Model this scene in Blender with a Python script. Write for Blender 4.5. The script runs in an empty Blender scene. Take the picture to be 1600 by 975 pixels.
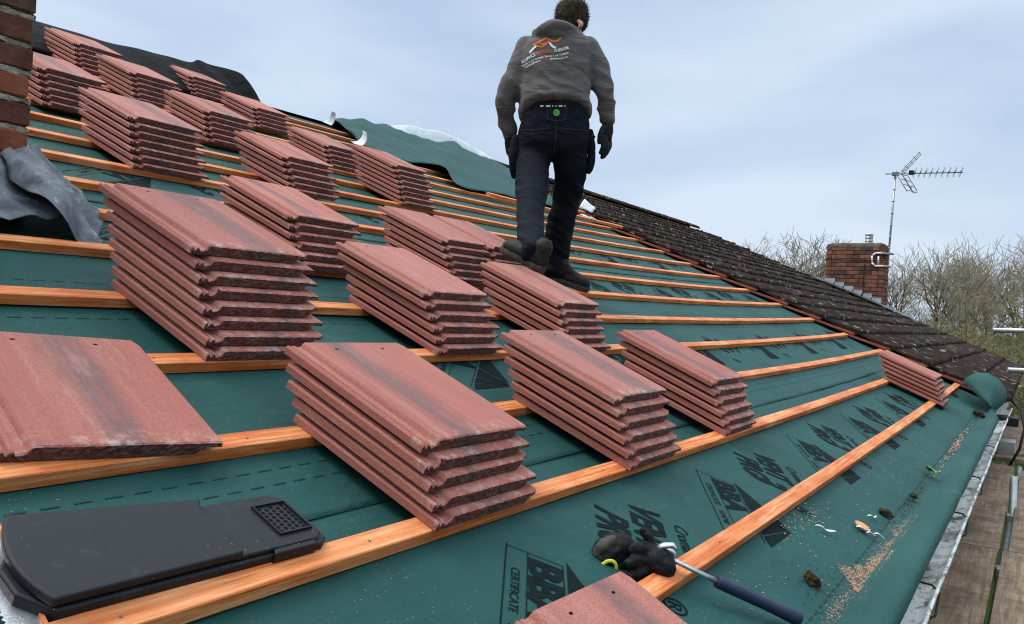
import bpy, bmesh, math, random
from mathutils import Vector, Matrix, noise as mnoise
from mathutils.bvhtree import BVHTree
random.seed(7)
S = bpy.context.scene
COL = S.collection
R = math.radians
PI = math.pi

# ---------------------------------------------------------------- geometry frame
# roof coordinates: u along the eaves (away from the viewer), v up the slope, n off the roof
PITCH = R(22.5); CP = math.cos(PITCH); SP = math.sin(PITCH)
G = .345                                     # batten gauge
VR = 6.30                                    # ridge
UV = 8.46                                    # edge of the old tiling
def sag(u):
    w = min(max(u, -1.0), 8.45) - 2.5
    return .0015506*w*w + .0001128*w*w*w
def slope(u):
    w = min(max(u, -1.0), 8.45) - 2.5
    return 2*.0015506*w + 3*.0001128*w*w
def W(u, v, n=0.0, s=True):
    if s: n += sag(u)
    return Vector((u, v*CP - n*SP, v*SP + n*CP))
def roof_matrix(u, v, n, rot=0.0, tilt=0.0):
    """frame lying on the roof at (u,v,n); rot about the roof normal, tilt about u"""
    ru = Vector((1, slope(u)*-SP, slope(u)*CP)).normalized()
    rv = Vector((0, CP, SP)); rn = ru.cross(rv).normalized(); rv = rn.cross(ru)
    M = Matrix((ru, rv, rn)).transposed().to_4x4()
    M.translation = W(u, v, n)
    return M @ Matrix.Rotation(rot, 4, 'Z') @ Matrix.Rotation(tilt, 4, 'X')
def nz(p, s=1.0, seed=0.0):
    return mnoise.noise(Vector((p[0]*s + seed, p[1]*s - seed*1.7, p[2]*s + seed*.31)))

# ---------------------------------------------------------------- object helpers
def tag(o, label=None, cat=None, group=None, kind=None):
    if label: o['label'] = label; o['kind'] = 'thing'
    if cat: o['category'] = cat
    if group: o['group'] = group
    if kind: o['kind'] = kind
    return o
def empty(name, loc=(0,0,0), M=None):
    o = bpy.data.objects.new(name, None); COL.objects.link(o)
    o.empty_display_size = .1
    if M is not None: o.matrix_world = M
    else: o.location = loc
    return o
def link(name, me, mats=None, parent=None, M=None):
    o = bpy.data.objects.new(name, me); COL.objects.link(o)
    if mats is not None and not me.materials:
        for m in (mats if isinstance(mats, (list, tuple)) else [mats]): me.materials.append(m)
    if parent: o.parent = parent
    if M is not None: o.matrix_local = M
    return o
class MB:
    def __init__(s): s.v = []; s.f = []; s.mi = []; s.sm = []
    def add(s, vs, fs, mi=0, smooth=False):
        b = len(s.v); s.v += [Vector(p) for p in vs]
        for f in fs: s.f.append([b+i for i in f]); s.mi.append(mi); s.sm.append(smooth)
    def grid(s, rows, mi=0, smooth=True, closed=False, flip=False):
        n = len(rows[0]); vs = [p for r in rows for p in r]; fs = []
        for i in range(len(rows)-1):
            for j in range(n if closed else n-1):
                k = (j+1) % n
                q = [i*n+j, i*n+k, (i+1)*n+k, (i+1)*n+j]
                fs.append(q[::-1] if flip else q)
        s.add(vs, fs, mi, smooth)
    def box(s, x0, x1, y0, y1, z0, z1, mi=0, T=None):
        vs = [Vector((x, y, z)) for x in (x0, x1) for y in (y0, y1) for z in (z0, z1)]
        if T: vs = [T(p) if callable(T) else T @ p for p in vs]
        s.add(vs, [(0,1,3,2), (4,6,7,5), (0,4,5,1), (2,3,7,6), (0,2,6,4), (1,5,7,3)], mi)
    def tube(s, pts, rad, n=8, mi=0, caps=True, flat=1.0):
        pts = [Vector(p) for p in pts]
        if not isinstance(rad, (list, tuple)): rad = [rad]*len(pts)
        rows = []; ref = None
        for i, p in enumerate(pts):
            d = (pts[min(i+1, len(pts)-1)] - pts[max(i-1, 0)])
            d = d.normalized() if d.length > 1e-9 else Vector((0,0,1))
            if ref is None:
                a = Vector((0,0,1)) if abs(d.z) < .9 else Vector((1,0,0))
                ref = (a - d*a.dot(d)).normalized()
            else:
                ref = ref - d*ref.dot(d)
                ref = ref.normalized() if ref.length > 1e-6 else d.orthogonal().normalized()
            b = d.cross(ref)
            rows.append([p + (ref*math.cos(2*PI*k/n)*flat + b*math.sin(2*PI*k/n))*rad[i] for k in range(n)])
        base = len(s.v)
        s.grid(rows, mi, True, True)
        if caps:
            s.f.append([base+k for k in range(n)][::-1]); s.mi.append(mi); s.sm.append(False)
            e = base + (len(rows)-1)*n
            s.f.append([e+k for k in range(n)]); s.mi.append(mi); s.sm.append(False)
    def prism(s, poly, h0, h1, T=None, mi=0):
        n = len(poly)
        vs = [Vector((x, y, h0)) for x, y in poly] + [Vector((x, y, h1)) for x, y in poly]
        if T: vs = [T(p) if callable(T) else T @ p for p in vs]
        s.add(vs, [list(range(n))[::-1], list(range(n, 2*n))] + [[i, (i+1)%n, n+(i+1)%n, n+i] for i in range(n)], mi)
    def mesh(s, name, fix=False):
        me = bpy.data.meshes.new(name)
        me.from_pydata([tuple(p) for p in s.v], [], s.f)
        me.polygons.foreach_set('material_index', s.mi)
        me.polygons.foreach_set('use_smooth', s.sm)
        if fix:
            bm = bmesh.new(); bm.from_mesh(me); bmesh.ops.recalc_face_normals(bm, faces=bm.faces); bm.to_mesh(me); bm.free()
        me.update(); return me
    def build(s, name, mats, parent=None, M=None, fix=True):
        return link(name, s.mesh(name, fix), mats, parent, M)
def add_mod(o, typ, **kw):
    m = o.modifiers.new(typ.title(), typ)
    for k, v in kw.items(): setattr(m, k, v)
    return m
def bake(o):
    dg = bpy.context.evaluated_depsgraph_get(); dg.update()
    me = bpy.data.meshes.new_from_object(o.evaluated_get(dg))
    o.modifiers.clear(); old = o.data; o.data = me
    return o
def spline(pts, k=4):
    """Catmull-Rom through points of any dimension"""
    out = []; P = [tuple(p) for p in pts]; n = len(P)
    for i in range(n-1):
        p0, p1, p2, p3 = P[max(i-1,0)], P[i], P[i+1], P[min(i+2,n-1)]
        for j in range(k):
            t = j/k
            out.append(tuple(.5*(2*b + (c-a)*t + (2*a-5*b+4*c-d)*t*t + (3*b-a-3*c+d)*t**3) for a, b, c, d in zip(p0, p1, p2, p3)))
    out.append(P[-1]); return out

# ---------------------------------------------------------------- materials
class NT:
    def __init__(s, name):
        s.m = bpy.data.materials.new(name); s.m.use_nodes = True
        s.t = s.m.node_tree; s.b = s.t.nodes['Principled BSDF']; s.out = s.t.nodes['Material Output']
    def n(s, typ, **kw):
        x = s.t.nodes.new(typ)
        for k, v in kw.items():
            if k in x.inputs.keys(): s.set(x.inputs[k], v)
            else: setattr(x, k, v)
        return x
    def set(s, inp, v):
        if isinstance(v, bpy.types.NodeSocket): s.t.links.new(v, inp)
        else: inp.default_value = v
    def coord(s, kind='Object', scale=(1,1,1), loc=(0,0,0)):
        c = s.n('ShaderNodeTexCoord'); m = s.n('ShaderNodeMapping')
        s.t.links.new(c.outputs[kind], m.inputs['Vector']); m.inputs['Scale'].default_value = scale
        if isinstance(loc, bpy.types.NodeSocket): s.t.links.new(loc, m.inputs['Location'])
        else: m.inputs['Location'].default_value = loc
        return m.outputs[0]
    def noise(s, vec, scale, detail=4, rough=.55, dist=0):
        x = s.n('ShaderNodeTexNoise'); s.t.links.new(vec, x.inputs['Vector'])
        x.inputs['Scale'].default_value = scale; x.inputs['Detail'].default_value = detail
        x.inputs['Roughness'].default_value = rough; x.inputs['Distortion'].default_value = dist
        return x.outputs['Fac']
    def vor(s, vec, scale, out='Distance', feature='F1'):
        x = s.n('ShaderNodeTexVoronoi', feature=feature); s.t.links.new(vec, x.inputs['Vector'])
        x.inputs['Scale'].default_value = scale
        return x.outputs[out]
    def ramp(s, fac, stops, interp='LINEAR'):
        x = s.n('ShaderNodeValToRGB'); s.t.links.new(fac, x.inputs['Fac']); r = x.color_ramp; r.interpolation = interp
        while len(r.elements) < len(stops): r.elements.new(.5)
        for e, (p, c) in zip(r.elements, stops):
            e.position = p; e.color = (c, c, c, 1) if isinstance(c, (int, float)) else (*c, 1)
        return x.outputs['Color']
    def mix(s, fac, a, b, mode='MIX'):
        x = s.n('ShaderNodeMix', data_type='RGBA', blend_type=mode)
        s.set(x.inputs[0], fac)
        for i, v in ((6, a), (7, b)):
            if isinstance(v, bpy.types.NodeSocket): s.t.links.new(v, x.inputs[i])
            else: x.inputs[i].default_value = (*v, 1)
        return x.outputs[2]
    def math(s, op, a, b=0.0, c=0.0):
        x = s.n('ShaderNodeMath', operation=op)
        for i, v in enumerate((a, b, c)): s.set(x.inputs[i], v)
        return x.outputs[0]
    def sep(s, vec):
        x = s.n('ShaderNodeSeparateXYZ'); s.t.links.new(vec, x.inputs[0]); return x.outputs
    def rand(s): return s.n('ShaderNodeObjectInfo').outputs['Random']
    def bump(s, h, dist=.002, strength=1.0, normal=None):
        x = s.n('ShaderNodeBump'); s.t.links.new(h, x.inputs['Height'])
        x.inputs['Distance'].default_value = dist; x.inputs['Strength'].default_value = strength
        if normal is not None: s.t.links.new(normal, x.inputs['Normal'])
        return x.outputs[0]
    def fin(s, col, rough=.8, bump=None, spec=.3, metal=0.0):
        s.set(s.b.inputs['Base Color'], col if isinstance(col, bpy.types.NodeSocket) else (*col, 1))
        s.set(s.b.inputs['Roughness'], rough); s.b.inputs['Specular IOR Level'].default_value = spec
        s.b.inputs['Metallic'].default_value = metal
        if bump is not None: s.t.links.new(bump, s.b.inputs['Normal'])
        return s.m

def mat_tile(name, rough_face=False):
    t = NT(name); r = t.rand()
    off = t.math('MULTIPLY', r, 37.0)
    cmb = t.n('ShaderNodeCombineXYZ'); t.set(cmb.inputs[0], off); t.set(cmb.inputs[1], off); t.set(cmb.inputs[2], off)
    co = t.n('ShaderNodeTexCoord').outputs['Object']
    va = t.n('ShaderNodeVectorMath', operation='ADD'); t.set(va.inputs[0], co); t.set(va.inputs[1], cmb.outputs[0]); p = va.outputs[0]
    mp = t.n('ShaderNodeMapping'); t.set(mp.inputs['Vector'], p); mp.inputs['Scale'].default_value = (1, .22, 1); ps = mp.outputs[0]
    x = t.sep(co)[0]
    # dark pigment streak down the length of the tile, its own place on every tile
    r2 = t.math('FRACT', t.math('MULTIPLY', r, 7.31)); r3 = t.math('FRACT', t.math('MULTIPLY', r, 17.7))
    cen = t.math('MULTIPLY_ADD', r2, .14, .12)
    wob = t.math('MULTIPLY', t.math('SUBTRACT', t.noise(ps, 9, 3), .5), .13)
    d = t.math('ABSOLUTE', t.math('SUBTRACT', t.math('ADD', x, wob), cen))
    wid = t.math('MULTIPLY_ADD', r3, .032, .022)
    st = t.n('ShaderNodeMapRange', interpolation_type='SMOOTHSTEP'); t.set(st.inputs[0], t.math('DIVIDE', d, wid))
    st.inputs[1].default_value = .35; st.inputs[2].default_value = 1.5; st.inputs[3].default_value = 1; st.inputs[4].default_value = 0
    streak = t.math('MULTIPLY', st.outputs[0], t.math('MULTIPLY_ADD', t.noise(p, 22, 5, .7), 1.0, .12))
    streak = t.math('MULTIPLY', streak, t.math('GREATER_THAN', t.math('FRACT', t.math('MULTIPLY', r, 3.3)), .16))
    big = t.noise(ps, 12, 4, .6); fine = t.noise(p, 260, 3, .7)
    base = t.ramp(big, [(.25, (.355, .108, .074)), (.5, (.44, .144, .102)), (.75, (.52, .192, .142))])
    base = t.mix(t.math('MULTIPLY', r3, .55), base, (.29, .085, .064))
    base = t.mix(t.math('MULTIPLY', t.math('GREATER_THAN', r2, .72), .4), base, (.44, .19, .15))
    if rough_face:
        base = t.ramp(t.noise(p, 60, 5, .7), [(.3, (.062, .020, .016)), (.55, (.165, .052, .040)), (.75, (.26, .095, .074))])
    mpb = t.n('ShaderNodeMapping'); t.set(mpb.inputs['Vector'], p); mpb.inputs['Scale'].default_value = (1, .06, 1); pb = mpb.outputs[0]
    bands = t.noise(pb, 75, 4, .65)
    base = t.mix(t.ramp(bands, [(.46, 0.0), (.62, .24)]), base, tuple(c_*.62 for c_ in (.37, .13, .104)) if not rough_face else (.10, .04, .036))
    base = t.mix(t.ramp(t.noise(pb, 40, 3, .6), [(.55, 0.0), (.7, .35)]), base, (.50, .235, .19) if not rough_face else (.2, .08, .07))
    streak = t.math('MULTIPLY', streak, t.ramp(t.noise(pb, 60, 4, .7), [(.34, .55), (.54, 1.0)]))
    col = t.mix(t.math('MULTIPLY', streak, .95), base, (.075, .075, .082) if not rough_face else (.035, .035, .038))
    col = t.mix(t.math('MULTIPLY', t.ramp(fine, [(.38, 1.0), (.52, 0.0)]), .5), col, (.15, .05, .045))
    sp = t.ramp(t.vor(p, 190), [(.07, 1.0), (.14, 0.0)])
    sp = t.math('MULTIPLY', sp, t.ramp(t.noise(p, 14, 3), [(.5, 0.0), (.7, 1.0)]))
    col = t.mix(t.math('MULTIPLY', sp, .6), col, (.60, .50, .46))
    # pale efflorescence and scuffs
    eff = t.ramp(t.noise(ps, 17, 6, .75, .6), [(.58, 0.0), (.78, 1.0)])
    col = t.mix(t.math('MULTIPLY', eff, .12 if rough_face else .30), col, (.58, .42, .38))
    yy = t.sep(co)[1]
    edge = t.n('ShaderNodeMapRange'); t.set(edge.inputs[0], yy); edge.inputs[1].default_value = .05; edge.inputs[2].default_value = 0; edge.inputs[3].default_value = 0; edge.inputs[4].default_value = 1
    em = t.math('MULTIPLY', edge.outputs[0], t.ramp(t.noise(p, 34, 4, .7), [(.5, 0.0), (.66, 1.0)]))
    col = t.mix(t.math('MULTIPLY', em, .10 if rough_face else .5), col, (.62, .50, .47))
    b = t.bump(t.noise(p, 330, 4, .75), .0016 if not rough_face else .005, .9)
    b = t.bump(t.noise(p, 70, 5, .7), .001 if not rough_face else .007, .9, b)
    return t.fin(col, .68, b, .38)

def mat_wood(name, a, b, c, grain_axis=(2.0, 40, 40), rough=.6, gscale=3.0, dirt=.0, spec=.3):
    t = NT(name); r = t.rand()
    off = t.math('MULTIPLY', r, 23.0)
    cmb = t.n('ShaderNodeCombineXYZ'); t.set(cmb.inputs[0], off); t.set(cmb.inputs[1], off); t.set(cmb.inputs[2], off)
    co = t.n('ShaderNodeTexCoord').outputs['Object']
    va = t.n('ShaderNodeVectorMath', operation='ADD'); t.set(va.inputs[0], co); t.set(va.inputs[1], cmb.outputs[0])
    mp = t.n('ShaderNodeMapping'); t.set(mp.inputs['Vector'], va.outputs[0]); mp.inputs['Scale'].default_value = grain_axis
    g = t.noise(mp.outputs[0], gscale, 6, .65, .4)
    blot = t.noise(va.outputs[0], 4.5, 4, .6)
    col = t.ramp(g, [(.30, c), (.47, a), (.66, b)])
    g2 = t.noise(mp.outputs[0], gscale*3.5, 5, .7, .2)
    col = t.mix(t.ramp(g2, [(.52, 0.0), (.68, .55)]), col, tuple(q*.62 for q in c))
    col = t.mix(t.ramp(blot, [(.42, 0.0), (.7, .75)]), col, c)
    pale = t.ramp(t.noise(va.outputs[0], 2.3, 3, .6), [(.52, 0.0), (.75, .6)])
    col = t.mix(pale, col, b)
    knot = t.ramp(t.vor(va.outputs[0], 3.1), [(.02, 1.0), (.045, 0.0)])
    col = t.mix(t.math('MULTIPLY', knot, .75), col, tuple(q*.3 for q in c))
    if dirt > 0:
        d = t.ramp(t.noise(va.outputs[0], 7, 6, .75, .5), [(.45, 0.0), (.7, 1.0)])
        col = t.mix(t.math('MULTIPLY', d, dirt), col, (.05, .042, .035))
    return t.fin(col, rough, t.bump(g2, .0012, .9, t.bump(g, .002, .7)), spec)

def mat_felt():
    t = NT('green_membrane'); p = t.coord()
    w = t.noise(p, 2.2, 4, .6)
    col = t.ramp(w, [(.3, (.0105, .053, .048)), (.55, (.0140, .067, .061)), (.8, (.020, .085, .077))])
    dust = t.ramp(t.vor(p, 88), [(.05, 1.0), (.09, 0.0)])
    msk = t.ramp(t.noise(p, 3.1, 4, .65), [(.42, 0.0), (.6, 1.0)])
    col = t.mix(t.math('MULTIPLY', t.math('MULTIPLY', dust, msk), .65), col, (.62, .64, .58))
    dust2 = t.ramp(t.vor(p, 210), [(.05, 1.0), (.1, 0.0)])
    col = t.mix(t.math('MULTIPLY', t.math('MULTIPLY', dust2, t.ramp(t.noise(p, 5, 3), [(.45, 0.0), (.7, 1.0)])), .35), col, (.45, .52, .48))
    sm = t.ramp(t.noise(p, 5.5, 6, .75, 1.0), [(.58, 0.0), (.8, 1.0)])
    col = t.mix(t.math('MULTIPLY', sm, .22), col, (.16, .22, .19))
    b = t.bump(t.noise(p, 700, 2, .5), .0006, .5)
    b = t.bump(t.noise(t.coord(scale=(1, 2.2, 2.2)), 9, 4, .6, .8), .012, .6, b)
    return t.fin(col, .7, b, .2)

def mat_plain(name, col, rough=.6, spec=.3, metal=0.0, nscale=20, var=.25, bumpd=0.0, bscale=200, kind='Object'):
    t = NT(name); p = t.coord(kind)
    n_ = t.noise(p, nscale, 5, .6)
    c = t.ramp(n_, [(.25, tuple(q*(1-var) for q in col)), (.75, tuple(min(1, q*(1+var)) for q in col))])
    b = t.bump(t.noise(p, bscale, 3, .6), bumpd, .8) if bumpd else None
    return t.fin(c, rough, b, spec, metal)

def mat_brick(name, cols, mortar, swap='XZ', bw=.225, bh=.08, msize=.012, moss=.4, loc=(0,0,0)):
    """bricks laid in world units on vertical faces: one node set for faces along x, one for faces along y"""
    t = NT(name); g = t.n('ShaderNodeTexCoord').outputs['Object']
    nrm = t.n('ShaderNodeNewGeometry').outputs['Normal']
    s = t.sep(g); ns = t.sep(nrm)
    along = t.mix(t.math('GREATER_THAN', t.math('ABSOLUTE', ns[0]), .7), (0,0,0), (1,1,1))
    xs = t.n('ShaderNodeMix', data_type='FLOAT'); t.set(xs.inputs[0], along); t.set(xs.inputs[2], s[0]); t.set(xs.inputs[3], s[1])
    cmb = t.n('ShaderNodeCombineXYZ'); t.set(cmb.inputs[0], xs.outputs[0]); t.set(cmb.inputs[1], s[2])
    wv = t.n('ShaderNodeTexNoise'); t.set(wv.inputs['Vector'], g); wv.inputs['Scale'].default_value = 9
    va = t.n('ShaderNodeVectorMath', operation='MULTIPLY_ADD'); t.set(va.inputs[0], wv.outputs['Color']); va.inputs[1].default_value = (.012, .012, 0); t.set(va.inputs[2], cmb.outputs[0])
    br = t.n('ShaderNodeTexBrick'); t.set(br.inputs['Vector'], va.outputs[0])
    br.inputs['Scale'].default_value = 1; br.inputs['Brick Width'].default_value = bw; br.inputs['Row Height'].default_value = bh
    br.inputs['Mortar Size'].default_value = msize; br.inputs['Mortar Smooth'].default_value = .25; br.inputs['Bias'].default_value = -.1
    br.inputs['Color1'].default_value = (*cols[0], 1); br.inputs['Color2'].default_value = (*cols[1], 1); br.inputs['Mortar'].default_value = (*mortar, 1)
    col = br.outputs['Color']
    col = t.mix(t.ramp(t.noise(g, 7, 5, .7), [(.4, 0.0), (.75, .75)]), col, cols[2])
    mcol = t.mix(t.ramp(t.noise(g, 13, 4, .7), [(.45, 0.0), (.62, 1.0)]), mortar, (.10, .11, .045))
    col = t.mix(br.outputs['Fac'], col, mcol)
    mo = t.ramp(t.noise(g, 5, 5, .75), [(.55, 0.0), (.75, 1.0)])
    col = t.mix(t.math('MULTIPLY', mo, moss), col, (.035, .032, .018))
    inv = t.math('SUBTRACT', 1.0, br.outputs['Fac'])
    b = t.bump(t.noise(g, 90, 5, .7), .006, .8); b = t.bump(inv, .012, 1.0, b)
    return t.fin(col, .9, b, .2)

def mat_oldroof():
    t = NT('mossy_old_tile'); p = t.coord()
    col = t.ramp(t.noise(p, 6, 6, .7), [(.3, (.022, .014, .011)), (.5, (.050, .031, .025)), (.75, (.105, .063, .050))])
    col = t.mix(t.ramp(t.noise(p, 28, 5, .75), [(.5, 0.0), (.7, .7)]), col, (.012, .010, .008))
    ol = t.ramp(t.noise(p, 2.0, 4, .6), [(.5, 0.0), (.75, .5)])
    col = t.mix(ol, col, (.045, .040, .020))
    li = t.ramp(t.vor(t.coord(scale=(1, .55, .55)), 13), [(.20, 1.0), (.30, 0.0)])
    li = t.math('MULTIPLY', li, t.ramp(t.noise(p, 3.3, 5, .75), [(.46, 0.0), (.56, 1.0)]))
    col = t.mix(t.math('MULTIPLY', li, .9), col, (.45, .44, .38))
    l2 = t.ramp(t.vor(p, 31), [(.1, 1.0), (.2, 0.0)])
    l2 = t.math('MULTIPLY', l2, t.ramp(t.noise(p, 5, 4, .7), [(.5, 0.0), (.65, 1.0)]))
    col = t.mix(t.math('MULTIPLY', l2, .5), col, (.30, .29, .24))
    b = t.bump(t.noise(p, 24, 6, .8), .06, 1.0)
    return t.fin(col, .95, b, .1)

def mat_lead():
    t = NT('weathered_lead'); p = t.coord()
    col = t.ramp(t.noise(p, 9, 6, .7, .8), [(.25, (.032, .037, .045)), (.5, (.085, .096, .112)), (.75, (.20, .215, .24))])
    col = t.mix(t.ramp(t.noise(p, 4.5, 4, .7), [(.6, 0.0), (.75, .75)]), col, (.115, .115, .07))
    col = t.mix(t.ramp(t.noise(p, 24, 5, .75), [(.58, 0.0), (.75, .7)]), col, (.50, .51, .53))
    b = t.bump(t.noise(p, 35, 5, .65), .004, .8)
    return t.fin(col, .5, b, .5, .35)

def mat_gutter():
    t = NT('dirty_white_gutter'); p = t.coord(scale=(1, 2.0, 2.0))
    col = t.ramp(t.noise(p, 5, 6, .75, .5), [(.36, (.11, .095, .07)), (.43, (.46, .45, .42)), (.52, (.80, .80, .78))])
    col = t.mix(t.ramp(t.noise(p, 14, 5, .8), [(.55, 0.0), (.63, .9)]), col, (.055, .045, .03))
    return t.fin(col, .7, t.bump(t.noise(p, 60, 4, .7), .003, .7), .3)

def mat_cloth(name, col, var=.3, fold=(6, 6, 16), fd=.02, weave=900, rough=.9, kind='Object', fuzz=.0):
    t = NT(name); p = t.coord(kind); q = t.coord(kind, scale=fold)
    c = t.ramp(t.noise(p, 7, 4, .6), [(.3, tuple(x*(1-var) for x in col)), (.7, tuple(x*(1+var) for x in col))])
    b = t.bump(t.noise(p, weave, 2, .5), .0006, .5)
    b = t.bump(t.noise(q, 1.0, 3, .5, 1.2), fd, .6, b)
    m = t.fin(c, rough, b, .15)
    if fuzz: t.b.inputs['Sheen Weight'].default_value = fuzz
    return m

M = {}
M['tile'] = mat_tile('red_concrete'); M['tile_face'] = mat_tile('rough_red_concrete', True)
M['batten'] = mat_wood('orange_treated_timber', (.64, .185, .045), (.84, .40, .19), (.46, .085, .014), (1.2, 30, 30))
M['felt'] = mat_felt()
M['ink'] = mat_plain('black_print', (.0045, .011, .012), .8, .08, var=.35, nscale=60)
t = NT('black_plastic'); p = t.coord()
c_ = t.mix(t.ramp(t.noise(p, 16, 6, .8, 1.5), [(.56, 0.0), (.75, .55)]), (.0095, .0105, .014), (.045, .047, .052))
c_ = t.mix(t.math('MULTIPLY', t.ramp(t.vor(p, 95), [(.05, 1.0), (.09, 0.0)]), t.ramp(t.noise(p, 9, 3), [(.5, 0.0), (.6, .9)])), c_, (.42, .42, .42))
M['stitch'] = mat_plain('dark_green_dash', (.0075, .034, .032), .7, .2)
M['black'] = t.fin(c_, .52, t.bump(t.noise(p, 420, 2, .5), .0004, .7), .28)
M['hole'] = mat_plain('dark_hole', (.003, .003, .004), .8, .1)
M['brick_near'] = mat_brick('dark_red_brick', ((.17, .055, .034), (.085, .034, .027), (.045, .026, .024)), (.30, .29, .26), bw=.235, bh=.0835, msize=.016, moss=.55)
M['brick_far'] = mat_brick('red_brick', ((.24, .062, .038), (.17, .05, .036), (.09, .045, .032)), (.14, .085, .065), bw=.225, bh=.078, msize=.008, moss=.4)
M['brick_wall'] = mat_brick('house_brick', ((.25, .10, .06), (.20, .08, .055), (.16, .08, .06)), (.35, .33, .29), bh=.075, msize=.01, moss=.1)
M['mortar'] = mat_plain('crumbling_mortar', (.27, .26, .21), .95, .1, var=.6, nscale=30, bumpd=.01, bscale=60)
M['old'] = mat_oldroof(); M['lead'] = mat_lead(); M['gutter'] = mat_gutter()
M['red_edge'] = mat_plain('clean_red_concrete', (.25, .075, .055), .85, .2, var=.35, nscale=12, bumpd=.002, bscale=150)
M['board'] = mat_wood('weathered_scaffold_board', (.285, .200, .135), (.41, .305, .215), (.165, .110, .070), (1.2, 22, 22), .9, 2.6, .6, .1)
M['steel'] = mat_plain('galvanised_steel', (.42, .43, .43), .45, .5, .7, 12, .25, .001, 60)
M['bright'] = mat_plain('worn_bright_steel', (.55, .56, .57), .35, .5, .9, 40, .3, .0006, 300)
M['blackfelt'] = mat_cloth('black_felt', (.0042, .0047, .0055), .4, (3, 3, 3), .05, 500, .9)
M['whitesheet'] = mat_cloth('white_sheet', (.62, .65, .68), .08, (3, 3, 3), .05, 300, .6)
M['hoodie'] = mat_cloth('charcoal_fleece', (.100, .089, .087), .12, (7, 7, 14), .028, 700, .95, fuzz=.15)
M['denim'] = mat_cloth('navy_work_cloth', (.0052, .0064, .0130), .3, (9, 9, 20), .02, 900, .85)
M['boot'] = mat_plain('scuffed_black_leather', (.011, .0105, .010), .65, .3, var=.5, nscale=25, bumpd=.002, bscale=90)
M['sole'] = mat_plain('grey_rubber_sole', (.055, .05, .044), .85, .2, var=.4, nscale=40, bumpd=.004, bscale=60)
M['glove'] = mat_cloth('black_glove', (.0085, .0085, .0095), .5, (22, 22, 22), .010, 400, .6)
M['glovegrey'] = mat_cloth('grey_glove_palm', (.06, .058, .05), .7, (22, 22, 22), .008, 400, .7)
M['yellow'] = mat_plain('lime_yellow_trim', (.55, .62, .05), .7, .2, var=.15, bumpd=.001, bscale=500)
M['skin'] = mat_plain('skin', (.52, .26, .19), .5, .4, var=.12, nscale=30)
M['hair'] = mat_cloth('brown_hair', (.055, .036, .022), .5, (60, 60, 18), .02, 300, .7)
M['orange'] = mat_plain('orange_print', (.72, .16, .03), .8, .2, var=.1)
M['white'] = mat_plain('white_print', (.72, .72, .72), .8, .2, var=.08)
M['redprint'] = mat_plain('red_print', (.45, .06, .05), .8, .2, var=.1)
M['green'] = mat_plain('green_badge', (.12, .42, .06), .7, .2, var=.15, nscale=90)
M['strap'] = mat_plain('orange_strap', (.62, .17, .06), .8, .2, var=.2)
M['bluegrip'] = mat_plain('dark_blue_grip', (.012, .020, .055), .5, .4, var=.25, nscale=30, bumpd=.001, bscale=250)
M['sawdust'] = mat_plain('sawdust', (.50, .33, .22), .95, .1, var=.45, nscale=160, bumpd=.003, bscale=300)
M['mud'] = mat_plain('dark_soil', (.035, .023, .014), .95, .1, var=.6, nscale=60, bumpd=.006, bscale=80)
M['chipwhite'] = mat_plain('white_flake', (.68, .67, .64), .7, .2, var=.1)
M['chiporange'] = mat_plain('orange_flake', (.62, .27, .12), .8, .2, var=.2)
M['leaf'] = mat_plain('fresh_leaf', (.10, .24, .03), .5, .3, var=.25, nscale=60)
M['alu'] = mat_plain('aerial_aluminium', (.20, .205, .21), .45, .4, .6, 20, .2)
M['whitemetal'] = mat_plain('white_bracket', (.72, .73, .74), .4, .4, .2, 20, .1)
M['bark'] = mat_plain('grey_green_bark', (.115, .10, .065), .95, .1, var=.4, nscale=6)
M['twig'] = mat_plain('pale_brown_twigs', (.27, .225, .16), .95, .1, var=.35, nscale=1.5)
M['shrub'] = mat_plain('olive_scrub', (.155, .135, .072), .95, .1, var=.7, nscale=1.3)
M['cable'] = mat_plain('black_cable', (.01, .01, .01), .5, .3)
M['fascia'] = mat_plain('painted_fascia', (.45, .44, .42), .7, .3, var=.3, nscale=9)
M['nail'] = mat_plain('nail_head', (.16, .15, .15), .5, .5, .7)
t = NT('grass'); p = t.coord()
M['grass'] = t.fin(t.ramp(t.noise(p, .7, 6, .7), [(.3, (.035, .075, .014)), (.55, (.065, .13, .022)), (.75, (.10, .15, .035))]), .95, t.bump(t.noise(p, 30, 4, .7), .05, .9), .1)

# ---------------------------------------------------------------- camera, sky, sun
CAMC = Vector((0, -.6233336, .5700451))
CR = Vector((.5390797, -.8409415, .0470158)); CU = Vector((-.0239838, .0404720, .9988928)); CF = Vector((.8419132, .5396105, -.0016486))
cam = bpy.data.cameras.new('camera'); co = bpy.data.objects.new('camera', cam); COL.objects.link(co)
m = Matrix((CR, CU, -CF)).transposed().to_4x4(); m.translation = CAMC
co.matrix_world = m
cam.lens = 1288.70/1600*36; cam.sensor_width = 36; cam.clip_start = .05; cam.clip_end = 3000
S.camera = co
SUN_EL, SUN_AZ = R(58), R(-28)                # azimuth from +y towards +x
wd = bpy.data.worlds.new('World'); S.world = wd; wd.use_nodes = True
nt = wd.node_tree; bg = nt.nodes['Background']
sky = nt.nodes.new('ShaderNodeTexSky'); sky.sky_type = 'NISHITA'; sky.sun_disc = False
sky.sun_elevation = SUN_EL; sky.sun_rotation = SUN_AZ; sky.air_density = 1.2; sky.dust_density = 2.0; sky.ozone_density = 1.5
tc = nt.nodes.new('ShaderNodeTexCoord'); mp = nt.nodes.new('ShaderNodeMapping'); mp.inputs['Scale'].default_value = (1.2, 1.2, 4.5)
nt.links.new(tc.outputs['Generated'], mp.inputs['Vector'])
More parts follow.
